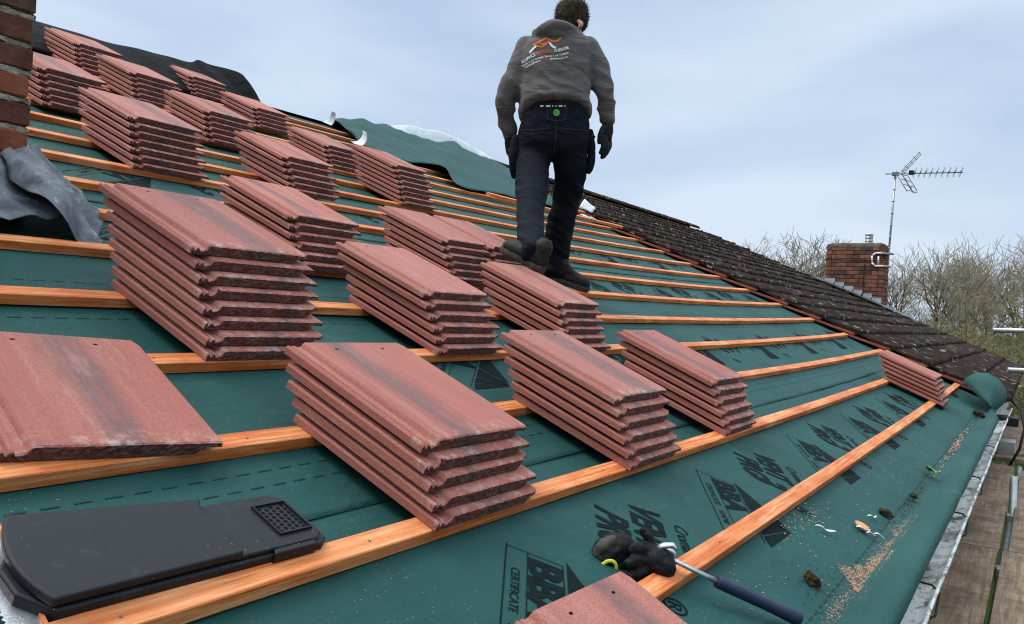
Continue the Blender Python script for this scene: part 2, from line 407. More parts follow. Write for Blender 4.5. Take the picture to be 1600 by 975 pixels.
cn = nt.nodes.new('ShaderNodeTexNoise'); cn.inputs['Scale'].default_value = 1.7; cn.inputs['Detail'].default_value = 5; cn.inputs['Roughness'].default_value = .5; cn.inputs['Distortion'].default_value = .4
nt.links.new(mp.outputs[0], cn.inputs['Vector'])
cr = nt.nodes.new('ShaderNodeValToRGB'); nt.links.new(cn.outputs['Fac'], cr.inputs['Fac'])
cr.color_ramp.elements[0].position = .34; cr.color_ramp.elements[0].color = (4.15, 5.25, 6.95, 1)
cr.color_ramp.elements[1].position = .66; cr.color_ramp.elements[1].color = (6.0, 7.0, 8.3, 1)
mx = nt.nodes.new('ShaderNodeMix'); mx.data_type = 'RGBA'; mx.inputs[0].default_value = .88
nt.links.new(sky.outputs[0], mx.inputs[6]); nt.links.new(cr.outputs[0], mx.inputs[7])
# an overcast sky is about three times as bright overhead as at the horizon
sz = nt.nodes.new('ShaderNodeSeparateXYZ'); nt.links.new(tc.outputs['Generated'], sz.inputs[0])
mr = nt.nodes.new('ShaderNodeMapRange'); mr.interpolation_type = 'SMOOTHSTEP'; nt.links.new(sz.outputs[2], mr.inputs[0])
for i_, v_ in ((1, .34), (2, .95), (3, 1.0), (4, 2.9)): mr.inputs[i_].default_value = v_
vm = nt.nodes.new('ShaderNodeVectorMath'); vm.operation = 'SCALE'; nt.links.new(mx.outputs[2], vm.inputs[0]); nt.links.new(mr.outputs[0], vm.inputs['Scale'])
mz = nt.nodes.new('ShaderNodeMix'); mz.data_type = 'RGBA'; mz.blend_type = 'MULTIPLY'; mz.inputs[0].default_value = 1
mrz = nt.nodes.new('ShaderNodeValToRGB'); nt.links.new(sz.outputs[2], mrz.inputs['Fac'])
mrz.color_ramp.elements[0].position = .33; mrz.color_ramp.elements[0].color = (1, 1, 1, 1); mrz.color_ramp.elements[1].position = .62; mrz.color_ramp.elements[1].color = (1.07, 1.0, .88, 1)
nt.links.new(vm.outputs[0], mz.inputs[6]); nt.links.new(mrz.outputs[0], mz.inputs[7])
nt.links.new(mz.outputs[2], bg.inputs['Color']); bg.inputs['Strength'].default_value = .10
sl = bpy.data.lights.new('sun', 'SUN'); sl.energy = 1.5; sl.angle = R(25); sl.color = (1, .96, .90)
so = bpy.data.objects.new('sun', sl); COL.objects.link(so)
sd = Vector((math.sin(SUN_AZ)*math.cos(SUN_EL), math.cos(SUN_AZ)*math.cos(SUN_EL), math.sin(SUN_EL)))
so.rotation_euler = sd.to_track_quat('Z', 'Y').to_euler(); so.location = sd*30
S.view_settings.view_transform = 'Standard'; S.view_settings.look = 'None'; S.view_settings.exposure = .30; S.view_settings.gamma = 1
S.view_settings.use_curve_mapping = False
S.render.resolution_x = 1024; S.render.resolution_y = 624
S.render.engine = 'CYCLES'; S.cycles.filter_width = 1.1

# ---------------------------------------------------------------- ground
GZ = -3.0
mb = MB(); rows = []
xs = [-1500, -300, -60, -20, -8, 0, 8, 16, 24, 32, 40, 50, 60, 80, 150, 400, 1500]
for x in xs:
    rows.append([Vector((x, y, GZ + (0 if abs(x) > 200 or abs(y) > 200 else .12*nz((x, y, 0), .07)))) for y in (-1500, -300, -80, -40, -20, -10, -4, 0, 6, 14, 24, 40, 80, 300, 1500)])
mb.grid(rows)
tag(mb.build('ground', M['grass']), kind='structure')

# ---------------------------------------------------------------- house under the roof
UE = 17.6                                     # far verge
house = empty('house', (0, 0, GZ))
tag(house, 'long low brick house whose far roof keeps its old dark mossy tiles', 'house')
HM = Matrix.Translation((0, 0, -GZ))
def hpart(mb, name, mats): return mb.build(name, mats, house, HM)
mb = MB()
ridge = W(0, VR, 0, False); RY = ridge.y; RZ = ridge.z
wy0, wy1 = .02, 2*RY - .02
mb.box(-3.2, UE-.1, wy0, wy1, GZ, -.06)
for x in (-3.2, UE-.1):                       # gables
    d = .0
mb2 = MB()
for x0, x1 in ((-3.2, -2.95), (UE-.35, UE-.1)):
    mb.add([(x, y, z) for x in (x0, x1) for y, z in ((wy0, -.058), (wy1, -.058), (RY, RZ-.12))], [(0,1,2), (3,5,4), (0,3,4,1), (1,4,5,2), (2,5,3,0)])
hpart(mb, 'wall', M['brick_wall'])
# back slope
mb = MB(); rows = []
for u in [-3.3 + i*.7 for i in range(30)]:
    rows.append([Vector((u, 2*RY - W(u, v, 0).y, W(u, v, 0).z + .02)) for v in (VR+.02, 4, 2, -.4)])
mb.grid(rows)
hpart(mb, 'back_roof', M['old'])
# boarding below the membrane
mb = MB(); rows = []
for u in [-3.2 + i*.32 for i in range(66)]:
    if u > UE-.05: break
    rows.append([W(u, v, -.035) for v in (-.34, 1, 2, 3, 4, 5, VR+.02)])
mb.grid(rows)
hpart(mb, 'roof_deck', M['board'])
# fascia
mb = MB(); rows = []
for u in [-3.2 + i*.4 for i in range(53)]:
    u = min(u, UE-.1); y = W(u, -.33, -.04).y; z = W(u, -.33, -.045).z
    rows.append([Vector((u, y, z)), Vector((u, y-.02, z)), Vector((u, y-.02, z-.17)), Vector((u, y, z-.17))])
mb.grid(rows, smooth=False, closed=True)
hpart(mb, 'fascia', M['fascia'])
# gutter: half round trough with a rolled lip
mb = MB(); rows = []
for i in range(60):
    u = .3 + i*.149
    c = W(u, -.40, -.045); yc = c.y + .020 + .004*nz((u, 0, 0), 2); zc = c.z - .010
    prof = [(.055, .012), (.050, -.004), (.034, -.014), (.0, -.018), (-.034, -.015), (-.052, -.008), (-.060, .006), (-.066, .011), (-.072, .004), (-.060, -.022), (-.040, -.055), (0, -.066), (.040, -.055), (.060, -.022), (.062, .012)]
    rows.append([Vector((u, yc + a, zc + b + .003*nz((u, a*20, b*20), 3))) for a, b in prof])
mb.grid(rows, closed=True)
hpart(mb, 'gutter', M['gutter'])
for u in (2.75, 3.9, 4.9, 6.2):               # wire clips over the gutter
    c = W(u, -.40, -.045); y = c.y+.020; z = c.z-.01
    mb = MB()
    mb.tube([(u, y+.055, z+.02), (u+.01, y, z+.022), (u+.015, y-.05, z+.016), (u+.02, y-.07, z-.005), (u-.03, y-.066, z-.06), (u-.06, y-.03, z-.075)], .0035, 6)
    mb.tube([(u-.012, y+.02, z+.022), (u+.02, y+.02, z+.024)], .010, 6)
    hpart(mb, 'gutter_wire', M['cable'])
# old tiling: courses lapping one another, each with a thick lumpy lower edge
NC = 19
mb = MB()
for k in range(NC):
    v0 = (k-1)*G - .05; v1 = min(v0 + G + .06, VR)
    if v0 > VR - .1: break
    us = []; u = UV
    uend = UE + .04*nz((k*3.1, 0, 0), 1)
    while u < uend: us.append(u); u += .03 if u < 12 else .05
    us.append(uend)
    lo, top = [], []
    rows = []
    for u in us:
        ph = (u - UV)/.30; fr = ph - math.floor(ph)
        prof = .010*max(0, 1 - abs(fr - .5)/.18) + .012*max(0, 1 - min(fr, 1-fr)/.12)
        e = .018*nz((u*6, k*5.3, 0), 1.6) + .010*nz((u*22, k*3.3, 0), 1)
        h = .078 + prof + .008*nz((u*5, k*2.1, 1), 1.3)
        moss = .034*max(0, nz((u*11, k*7.7, 4), 1)) + .012*max(0, nz((u*26, k*3.1, 4), 1))
        r = []
        r.append(W(u, v0 + e + .006, .046))
        r.append(W(u, v0 + e - .004, .046 + .012))
        r.append(W(u, v0 + e - .004 - moss*.4, h*.98 - .004))
        r.append(W(u, v0 + e + .012, h + .005 + moss))
        for tt in (.12, .3, .5, .7, .88, 1.0):
            vv = v0 + (v1 - v0)*tt
            r.append(W(u, vv, h - .026*tt + .006*nz((u*7, vv*9, 2), 1.4) + moss*(1-tt)*.4))
        rows.append(r)
    mb.grid(rows, smooth=True)
    mb.add(rows[-1], [list(range(len(rows[-1])))]); mb.add(rows[0], [list(range(len(rows[0])))[::-1]])
hpart(mb, 'old_roof_tiles', M['old'])
# the clean red side-locks of the last old tiles, uncovered along the cut
mb = MB()
for k in range(NC-1):
    v0 = (k-1)*G - .035; jit = .012*nz((k*1.9, 2, 0), 1.0)
    T = lambda p, jit=jit, v0=v0: W(p.x + UV + jit, p.y + v0, p.z + .052 - .030*(p.y/.40))
    mb.box(-.052, .02, 0, .40, -.012, .002, T=T)
    mb.box(-.052, -.040, 0, .40, .002, .008, T=T); mb.box(-.026, -.014, 0, .40, .002, .007, T=T)
hpart(mb, 'exposed_tile_edge', M['red_edge'])
# ridge tiles on the old part
for i in range(22):
    u0 = 9.35 + i*.375
    if u0 + .37 > UE - .1: break
    mb = MB(); rows = []
    for tt in (0, .1, .9, 1):
        u = u0 + .39*tt; rr = .135 + .006*(1-tt)
        rows.append([Vector((u, RY + rr*math.cos(a)*1.05, W(u, VR, 0).z + .055 + (rr*math.sin(a))*.62 + .008*nz((u*6, a*3, 0), 1))) for a in [PI*j/10 for j in range(11)]])
    mb.grid(rows)
    add_mod(hpart(mb, 'ridge_tile', M['old']), 'SOLIDIFY', thickness=.016)
mb = MB()
for k in range(6):                            # black rainwater offset and cable by the old eaves
    pass
c = W(8.6, -.42, -.02)
mb.tube([c + Vector(q) for q in ((.3, -.02, .06), (.25, -.10, -.02), (.1, -.13, -.16), (0, -.10, -.34), (0, .02, -.6))], .012, 8)
mb.box(8.05, 8.32, -.50, -.34, -.20, -.13)
hpart(mb, 'downpipe_hopper', M['cable'])

# ---------------------------------------------------------------- membrane
LO = [-.392, .487, 1.40, 2.30, 3.20, 4.10, 5.0, 5.9]
def felt_h(i, u, v):
    """height of membrane strip i above the roof plane"""
    t_ = (v - LO[i])/1.0
    h = -.006 + .004*(1-t_) + .0030*nz((u*2.2, v*3.1, i*5.0), 1.0) + .0030*(.3-abs(nz((u*1.7+v*1.1, v*6.5-u*.8, i*3.0+2), 1.0)))
    # the cloth dips a little between the battens
    q = (v/G - .06) % 1.0
    h -= .006*max(0, math.sin(PI*q))*(.6 + .4*nz((u*1.3, v, 7), 1.0))
    if i == 0 and v < -.20:                   # eaves flap: creased, then bending up
        d = (-.285 - v)
        if d < 0: h -= .014*max(0, 1 + d/.085)
        else: h += -.014 + .062*math.sin(PI*.66*min(1, d/.107)) + .02*nz((u*.9, 0, 3), 1)*d/.14
    return h
CURL = spline([(-.20, -.008), (-.275, -.004), (-.335, .025), (-.368, .075), (-.350, .130), (-.295, .180), (-.215, .215), (-.13, .215), (-.065, .18), (-.03, .13)], 6)
def strip_pt(i, u, v, off=0.0):
    h = felt_h(i, u, v) + off
    if i == 0 and u > 7.2 and v < -.20:        # the loose end of the lowest strip rolls up and over
        c_ = min(1, (u-7.2)/.65); c_ = c_*c_*(3-2*c_)
        a = min(1, (-.20 - v)/.192)*(len(CURL)-1); k = min(int(a), len(CURL)-2); f = a-k
        x = CURL[k][0] + (CURL[k+1][0]-CURL[k][0])*f; z = CURL[k][1] + (CURL[k+1][1]-CURL[k][1])*f
        v = v + (x-v)*c_; h = h + (z-h)*c_ + off*c_
    return W(u, v, h)
strips = []
names = ['lowest green membrane strip with a loose flap over the gutter', 'second green membrane strip up, under the front row of tile stacks',
 'third green membrane strip up, under the tall tile stack', 'fourth green membrane strip up, crossing behind the leg of the man',
 'fifth green membrane strip up, below the upper tile stacks', 'sixth green membrane strip up, among the upper tile stacks',
 'seventh green membrane strip up, near the ridge', 'topmost green membrane strip along the ridge']
for i, lo in enumerate(LO):
    mb = MB(); rows = []
    us = [-2.6 + j*.11 for j in range(103)]
    umax = 8.4 if i == 0 else 8.62
    us = [u for u in us if u < umax] + [umax]
    hi = min(lo + 1.0, VR + .01)
    nv = max(6, int((hi-lo)/.024))
    for u in us:
        rows.append([strip_pt(i, u, lo + .004*nz((u*3, i, 0), 1) + (hi-lo)*j/nv) for j in range(nv+1)])
    mb.grid(rows)
    o = mb.build('membrane_strip', M['felt'], fix=False)
    add_mod(o, 'SOLIDIFY', thickness=.0022, offset=1)
    tag(o, names[i], 'roof membrane', 'green roofing membrane strips'); strips.append(o)

# printed lettering -------------------------------------------------
_fc = {}
def textgeo(txt, size, shear=0.0, off=0.0, space=1.0, xs=1.0):
    key = (txt, size, shear, off, space, xs)
    if key in _fc: return _fc[key]
    cu = bpy.data.curves.new('t', 'FONT'); cu.body = txt; cu.size = size; cu.shear = shear; cu.offset = off; cu.space_character = space
    cu.resolution_u = 3
    o = bpy.data.objects.new('t', cu); COL.objects.link(o)
    dg = bpy.context.evaluated_depsgraph_get(); dg.update()
    me = o.evaluated_get(dg).to_mesh()
    bm = bmesh.new(); bm.from_mesh(me)
    bmesh.ops.triangulate(bm, faces=bm.faces)
    bmesh.ops.subdivide_edges(bm, edges=[e for e in bm.edges if e.calc_length() > size*.45], cuts=1)
    bmesh.ops.triangulate(bm, faces=bm.faces)
    vs = [(v.co.x*xs, v.co.y) for v in bm.verts]; bm.verts.index_update()
    fs = [[v.index for v in f.verts] for f in bm.faces]
    bm.free(); o.evaluated_get(dg).to_mesh_clear(); bpy.data.objects.remove(o); bpy.data.curves.remove(cu)
    _fc[key] = (vs, fs); return vs, fs
def strokes(poly, w):
    """a flat band along a polyline"""
    vs, fs = [], []
    for a, b in zip(poly[:-1], poly[1:]):
        d = Vector(b)-Vector(a); L = d.length; d /= L; n_ = Vector((-d.y, d.x))*w/2
        k = max(1, int(L/.05)); base = len(vs)
        for j in range(k+1):
            q = Vector(a) + d*L*j/k; vs += [tuple(q+n_), tuple(q-n_)]
        fs += [[base+2*j, base+2*j+1, base+2*j+3, base+2*j+2] for j in range(k)]
    return vs, fs
def fillpoly(poly, k=3):
    bm = bmesh.new(); vv = [bm.verts.new((x, y, 0)) for x, y in poly]; bm.faces.new(vv)
    bmesh.ops.triangulate(bm, faces=bm.faces)
    for _ in range(k): bmesh.ops.subdivide_edges(bm, edges=[e for e in bm.edges if e.calc_length() > .05], cuts=1); bmesh.ops.triangulate(bm, faces=bm.faces)
    bm.verts.index_update(); r = [(v.co.x, v.co.y) for v in bm.verts], [[v.index for v in f.verts] for f in bm.faces]
    bm.free(); return r
E1 = Vector((-.836, -.549)); E2 = Vector((.549, -.836))
def lay(mb, geo, s0, t0, org, i):
    vs, fs = geo; P = []
    for s, t_ in vs:
        q = Vector(org) + E1*(s+s0) + E2*(t_+t0)
        P.append(strip_pt(i, q.x, q.y, .0016))
    mb.add(P, fs)
def print_block(i, u, v, what):
    mb = MB(); org = (u, v)
    if what == 'bba':
        lay(mb, strokes([(-.01, 0), (.42, 0)], .003), 0, 0, org, i)
        lay(mb, strokes([(.0, .046), (.40, .046)], .0022), 0, 0, org, i)
        lay(mb, strokes([(.0, .122), (.38, .122)], .0022), 0, 0, org, i)
        lay(mb, strokes([(.0, .0), (.0, .122)], .0022), 0, 0, org, i)
        lay(mb, textgeo('CERTIFICATE', .026, 0, .0002, 1.0), .075, .013, org, i)
        lay(mb, textgeo('10/4740', .026, 0, .0002, 1.0), .26, .013, org, i)
        # heavy block with the three letters left open
        lay(mb, textgeo('BBA', .094, 0, .0044, 1.02, 1.25), .012, .052, org, i)
        lay(mb, fillpoly([(-.02, .130), (.165, .130), (.205, .238)]), 0, 0, org, i)
        lay(mb, fillpoly([(.178, .130), (.262, .130), (.213, .236)]), 0, 0, org, i)
        lay(mb, fillpoly([(.272, .130), (.330, .130), (.222, .240), (.216, .236)]), 0, 0, org, i)
        lay(mb, fillpoly([(.340, .130), (.392, .138), (.232, .246), (.226, .241)]), 0, 0, org, i)
    else:
        lay(mb, textgeo('VENT', .118, .25, .0046, 1.0, .80), 0, 0, org, i)
        lay(mb, textgeo('PRO', .118, .25, .0046, 1.0, .86), .105, -.100, org, i)
        lay(mb, textgeo('3', .17, .25, .0055, 1.0, .8), .262, -.085, org, i)
        lay(mb, textgeo('Cromar', .05, .35, .0004, 1.0), .035, .118, org, i)
        lay(mb, textgeo('\u00ae', .075, 0, .0002), .44, .02, org, i)
    o = mb.build('printed_lettering', M['ink'], strips[i], fix=False)
rowv = {0: .277, 1: 1.20, 2: 2.09, 3: 2.88}
for i in rowv:
    for k in range(-1, 7):
        u = 1.395 + 1.083*k + (.0, -.18, .2, .62)[i]
        if i == 1 and u < 1.9: continue
        if .6 < u < 8.3: print_block(i, u, rowv[i], 'bba')
        if .4 < u + .566 < 8.3: print_block(i, u + .566, rowv[i] - .009, 'vent')
# dashed guide lines
for i, vs in ((0, (-.232, -.288, .40)), (1, (.60, .645, 1.33)), (2, (1.50, 1.545)), (3, (2.4, 2.445)), (4, (3.3, 3.35))):
    for vv in vs:
        mb = MB(); u = -.3
        while u < (7.6 if i == 0 else 8.35):
            a = .030; rows = [[strip_pt(i, u + a*j, vv + w_, .0014) for w_ in ((-.0022, .0022) if i == 0 else (-.0015, .0015))] for j in (0, 1)]
            mb.grid(rows); u += .050
        mb.build('dashed_line', M['stitch'], strips[i], fix=False)

# ---------------------------------------------------------------- battens
ordn = ['lowest', 'second', 'third', 'fourth', 'fifth', 'sixth', 'seventh', 'eighth', 'ninth', 'tenth', 'eleventh', 'twelfth', 'thirteenth', 'fourteenth', 'fifteenth', 'sixteenth', 'seventeenth', 'eighteenth']
DV = {1: (-.002, .0), 2: (-.004, -.0), 3: (.004, -.0006), 4: (.004, 0), 5: (.003, 0), 6: (.006, 0), 7: (.012, 0)}
def batten(u0, u1, v, dv=0, nn=0.0, name='batten', h=.025, w=.048, seed=0):
    mb = MB(); rows = []
    k = max(2, int((u1-u0)/.16)); b = .0018
    for j in range(k+1):
        u = u0 + (u1-u0)*j/k
        vv = v + dv*(u-3) + .003*nz((u*.8, seed, 0), 1); n0 = nn + .0008*nz((u*2, seed, 3), 1)
        prof = [(0, 0), (0, h-b), (b, h), (w-b, h), (w, h-b), (w, 0)]
        rows.append([W(u, vv + a, n0 + c) for a, c in prof])
    mb.grid(rows, smooth=False, closed=True)
    mb.add(rows[0], [range(6)]); mb.add(rows[-1], [range(6)])
    c0 = W((u0+u1)/2, v, 0)
    o = mb.build(name, M['batten'])
    return o
extra = {1: 'beside the hammer and gloves', 2: 'under the nearest tile stack', 3: 'crossing under the lone tile at left', 4: 'under the tall stack of tiles',
         5: 'passing behind the tall stack', 6: 'ending at the boots of the man', 7: 'just above the boots of the man', 8: 'starting behind the crumpled lead',
         9: 'passing behind the left brick chimney', 10: 'its sawn end beside the left chimney'}
for k in range(1, 19):
    u0 = -2.0; v = (k-1)*G
    if k in (8, 9): u0 = 1.33
    if k == 7: u0 = 1.45
    if k == 10: u0 = 1.72
    if k > 10: u0 = .3
    d = DV.get(k, (.006, 0)); u1 = 8.44 + .035*nz((k*2.7, 0, 0), 1)
    if k == 2: u1 = 8.40
    o = batten(u0, u1, v + d[0], d[1], seed=k*3.7)
    tag(o, f'orange timber batten, {ordn[k-1]} up from the eaves' + (', ' + extra[k] if k in extra else ', high on the roof'), 'batten', 'orange timber battens across the roof')
    # nail heads on the nearest rafter lines
    if k <= 4:
        for u in (.62, 1.07, 1.52, 1.97, 2.42, 2.87, 3.32, 3.77):
            for s in (.004*nz((u*9, k*3, 0), 3),):
                c = (u + s*8, v + d[0] + .024 + s)
                pts = [W(c[0] + .0028*math.cos(a*PI/3), c[1] + .0028*math.sin(a*PI/3), .0262) for a in range(6)]
                mb = MB(); mb.add(pts, [range(6)]); mb.build('nail_head', M['nail'], o, fix=False)
# loose battens near the ridge
mb = MB()
o = batten(6.05, 8.30, 4.22, -.11, .075, seed=99); tag(o, 'loose batten lying over the bunched green membrane near the ridge', 'batten', 'loose offcuts of batten')
o = batten(7.75, 8.42, 3.93, .05, .040, seed=77); tag(o, 'short batten offcut beside the white scrap at the old tiles', 'batten', 'loose offcuts of batten')

# ---------------------------------------------------------------- concrete tiles
TW, TL = .360, .420
def tile_mesh(seed, rag=1.0):
    rnd = random.Random(seed)
    xs = [0, .003, .006, .009, .012, .015, .018, .021, .024, .027, .031, .035, .040, .0435, .0465]
    while xs[-1] < TW - .012: xs.append(xs[-1] + .0062)
    xs += [TW-.008, TW-.004, TW]
    def top(x):
        if x < .001: return .0150
        if x < .008: return .0190
        if x < .0135: return .0125
        if x < .0215: return .0185
        if x < .0325: return .0120
        if x < .0425: return .0130 + (x-.0325)*.3
        if x < .0455: return .0225
        if x > TW-.003: return .0242
        return .0262
    def bot(x):
        if x < .045: return .0008
        if x > TW - .038: return .0150
        if x > TW - .044: return .008
        return .0012
    ys = [0, .0035, .010, .05, .12, .2, .28, .36, .40, .417, TL]
    cc = [.0, .012, .0, .020, .007, .0][seed % 6]
    def ty(x, y, z, lowd):
        q = (TW - x) if seed % 2 else (x - .045)
        if cc and 0 <= q < cc*1.6 and y < .02: y = max(y, (cc*1.6-q)*.55*(1+.5*nz((x*120, z*90, seed), 1)))
        # ragged lower edge and slightly clipped head corners
        dy = 0
        if lowd > 0: dy += lowd*rag*(.0013*nz((x*70, z*90, seed), 1) + .0016*nz((x*190, z*220, seed+9), 1) + .0009*nz((x*11, 0, seed+4), 1))
        return y + dy
    T, Bq = [], []
    for y in ys:
        l = 1.0 if y < .004 else (.4 if y < .02 else 0)
        rt, rb = [], []
        for x in xs:
            z = top(x)
            if y < .002: z -= .0028 + .0016*abs(nz((x*90, 3, seed), 1))*rag
            elif y < .006: z -= .0007
            z += .0003*nz((x*30, y*30, seed), 1)
            xx = x
            if seed % 3 == 0 and y < .03 and x > TW-.05: l = l; 
            if y > .40 and x > TW-.02: xx = x - (y-.40)*.5*(1 - (TW-x)/.02)
            rt.append(Vector((xx, ty(x, y, z, l), z)))
            zb = bot(x); rb.append(Vector((xx, ty(x, y, zb, l*.8), zb)))
        T.append(rt); Bq.append(rb)
    mb = MB()
    mb.grid(T, 0, False, flip=True); mb.grid(Bq, 1, False)
    # front face with rubbly concrete, two extra rows
    fr = [Bq[0]]
    for a in (.2, .42, .64, .84):
        fr.append([b.lerp(t_, a) + Vector((0, rag*(.0026*nz((t_.x*105, a*9, seed), 1.0) + .0036*nz((t_.x*240, a*17, seed), 1)), 0)) for b, t_ in zip(Bq[0], T[0])])
    fr.append(T[0])
    mb.grid(fr, 1, False)
    mb.grid([Bq[-1], T[-1]], 0, False, flip=True)
    for e, fl in ((0, True), (-1, False)):
        mb.grid([[r[e] for r in Bq], [r[e] for r in T]], 0, False, flip=fl)
    # two nail holes near the head, shown as small dark pits
    me = mb.mesh('tile')
    bm = bmesh.new(); bm.from_mesh(me); bmesh.ops.remove_doubles(bm, verts=bm.verts, dist=1e-5); bmesh.ops.recalc_face_normals(bm, faces=bm.faces); bm.to_mesh(me); bm.free()
    me.materials.append(M['tile']); me.materials.append(M['tile_face'])
    return me
TM = [tile_mesh(s) for s in (1, 2, 3, 4, 5, 6)]
hm = MB()
for hx in (.115, .265):
    pts = [(hx + .0055*math.cos(a)*(1+.3*math.sin(3*a)), TL - .033 + .0035*math.sin(a), .0266) for a in [2*PI*j/8 for j in range(8)]]
    hm.add([Vector(p_) for p_ in pts], [range(8)])
HOLE = hm.mesh('nail_hole'); HOLE.materials.append(M['hole'])
tcount = 0
def put_tile(u, v, n, rot, tilt, label, group, holes=False):
    global tcount
    o = link('roof_tile', TM[tcount % len(TM)]); tcount += 1
    o.matrix_world = roof_matrix(u, v, n, rot, tilt)
    tag(o, label, 'roof tile', group)
    if holes: link('nail_hole', HOLE, parent=o)
    return o
DVT, DNT = .024, .0277
# u, v at the eaves edge of the bottom tile, how many, where it stands
STK = [
 (1.215, .335, 5, 'the five-tile stack nearest the camera'),
 (2.06, .331, 6, 'the stack next right of the nearest stack'),
 (2.90, .341, 6, 'the stack at the right of the front row'),
 (6.57, -.045, 6, 'the small far stack beside the old dark roof'),
 (1.195, 1.040, 8, 'the eight-tile stack beside the crumpled lead'),
 (2.03, 1.036, 6, 'the stack next right of the eight-tile stack'),
 (2.85, 1.024, 6, 'the stack just below the boots of the man'),
 (2.01, 1.711, 6, 'the stack directly behind the eight-tile stack'),
 (2.00, 2.76, 7, 'the big stack above the crumpled lead'),
 (3.02, 3.74, 6, 'the stack right behind the big upper-left stack'),
 (2.91, 2.85, 6, 'the stack directly right of the big upper-left stack'),
 (4.05, 3.83, 5, 'the upper stack left of the tall ridge-side stack'),
 (4.05, 3.10, 8, 'the tall stack beside the bunched green membrane'),
 (2.91, 1.711, 6, 'the left of the paired stacks behind the man'),
 (3.275, 1.711, 6, 'the right of the paired stacks behind the man'),
 (3.03, 4.55, 6, 'the second highest stack of the leftmost group'),
 (3.03, 5.27, 6, 'the highest stack beside the left chimney'),
 (2.07, 3.70, 6, 'the stack cut off by the left brick chimney'),
 (4.16, 5.65, 5, 'the stack in front of the black felt'),
 (4.16, 4.79, 5, 'the stack just below the end of black felt'),
]
ORD = ['top', 'second', 'third', 'fourth', 'fifth', 'sixth', 'seventh', 'bottom']
rj = random.Random(11)
for u, v, N, ph in STK:
    lean = rj.uniform(-.0012, .0012)
    for j in range(N):
        idx = N-1-j
        lab = f'top red tile of {ph}' if idx == 0 else (f'bottom red tile of {ph}' if idx == N-1 else f'{ORD[idx]} red tile from the top of {ph}')
        put_tile(u + lean*j + rj.uniform(-.005, .005), v + DVT*j + rj.uniform(-.004, .004), .0255 + DNT*j, R(rj.uniform(-.8, .8)), R(.05*j),
                 lab, 'red concrete roof tiles stacked on the battens', idx == 0)
o = put_tile(.62, .735, .0265, -.162, .0, 'lone red tile with a broad grey streak at the left edge', 'single red roof tiles laid out flat', True)
T2 = link('roof_tile', TM[2]); T2.matrix_world = roof_matrix(1.082, -.340, .010, .0, R(3.8)) @ Matrix.Rotation(-.045, 4, 'Z')
tag(T2, 'lone red tile in the foreground beside the gloves and hammer', 'roof tile', 'single red roof tiles laid out flat'); link('nail_hole', HOLE, parent=T2)

# ---------------------------------------------------------------- black vent tile
vt = empty('vent_tile', M=roof_matrix(.75, .48, .004, R(-1.5)))
tag(vt, 'black plastic vent tile with a perforated end and rounded head', 'vent tile')
def outline_left(x0, x1, y0, y1, sag_, n=12):
    pts = [(x1, y0), (x1, y1)]
    for j in range(n+1):
        a = j/n; y = y1 + (y0-y1)*a
        pts.append((x0 - sag_*(1 - (2*a-1)**2), y))
    return pts
def slab(poly, z0, z1, bev, name, mat, parent):
    mb = MB(); mb.prism(poly, z0, z1); o = mb.build(name, mat, parent)
    add_mod(o, 'BEVEL', width=bev, segments=3, limit_method='ANGLE', angle_limit=R(40)); return o
top_poly = [(-.212 - .022*(1-(2*a/14-1)**2) + .016*a/14, -.092 + .178*a/14) for a in range(15)] + [(.075, .050)] + [(.062 + .0*a, .050 - .140*a/6) for a in range(1, 7)]
slab(top_poly, .036, .050, .004, 'cover_plate', M['black'], vt)
base = [(-.205, -.096), (.215, -.096), (.232, -.085), (.232, .020), (.205, .046), (-.2, .046), (-.235, 0), (-.235, -.05)]
slab(base, .0, .034, .004, 'base_tray', M['black'], vt)
slab([(.05, -.090), (.205, -.090), (.222, -.078), (.222, .016), (.20, .040), (.05, .040)], .0345, .0425, .003, 'grille_plate', M['black'], vt)
slab([(.122, -.080), (.2, -.080), (.2, -.100), (.115, -.100)], .012, .040, .003, 'clip', M['black'], vt)
mb = MB()
mb.add([(.150, -.064, .0430), (.208, -.064, .0430), (.208, .010, .0430), (.150, .010, .0430)], [(0,1,2,3)])
mb.build('grille_recess', M['black'], vt, fix=False)
mb = MB()
for a in range(5):
    for b_ in range(7):
        x = .157 + a*.0112 ; y = -.058 + b_*.0103 + (a % 2)*.005
        if y > .008: continue
        mb.add([(x + .0040*math.cos(q*PI/5), y + .0040*math.sin(q*PI/5), .0434) for q in range(10)], [range(10)])
mb.build('grille_holes', M['hole'], vt, fix=False)
o_ = MB(); o_.box(.149, .209, -.0665, -.064, .0425, .047); o_.box(.149, .209, .010, .0125, .0425, .047); o_.box(.1465, .149, -.0665, .0125, .0425, .047); o_.box(.209, .2115, -.0665, .0125, .0425, .047)
o_.build('grille_rim', M['black'], vt)

# ---------------------------------------------------------------- hand saw at the left edge
sw = empty('hand_saw', M=roof_matrix(.525, .46, .02, R(-9)))
tag(sw, 'hand saw blade with fine teeth poking out under the black vent tile', 'saw')
mb = MB(); poly = [(.016, -.30), (.016, .16)]
poly += [(-.020 - (.004 if j % 2 else 0), .16 - j*.0046) for j in range(101)]
mb.prism(poly, 0, .0012); mb.build('blade', M['bright'], sw)
mb = MB(); mb.box(.0145, .019, -.28, .15, -.003, .006); mb.build('spine', M['batten'], sw)
mb = MB(); mb.box(-.03, .03, -.42, -.30, -.012, .014); ob = mb.build('handle', M['black'], sw); add_mod(ob, 'BEVEL', width=.01, segments=3)

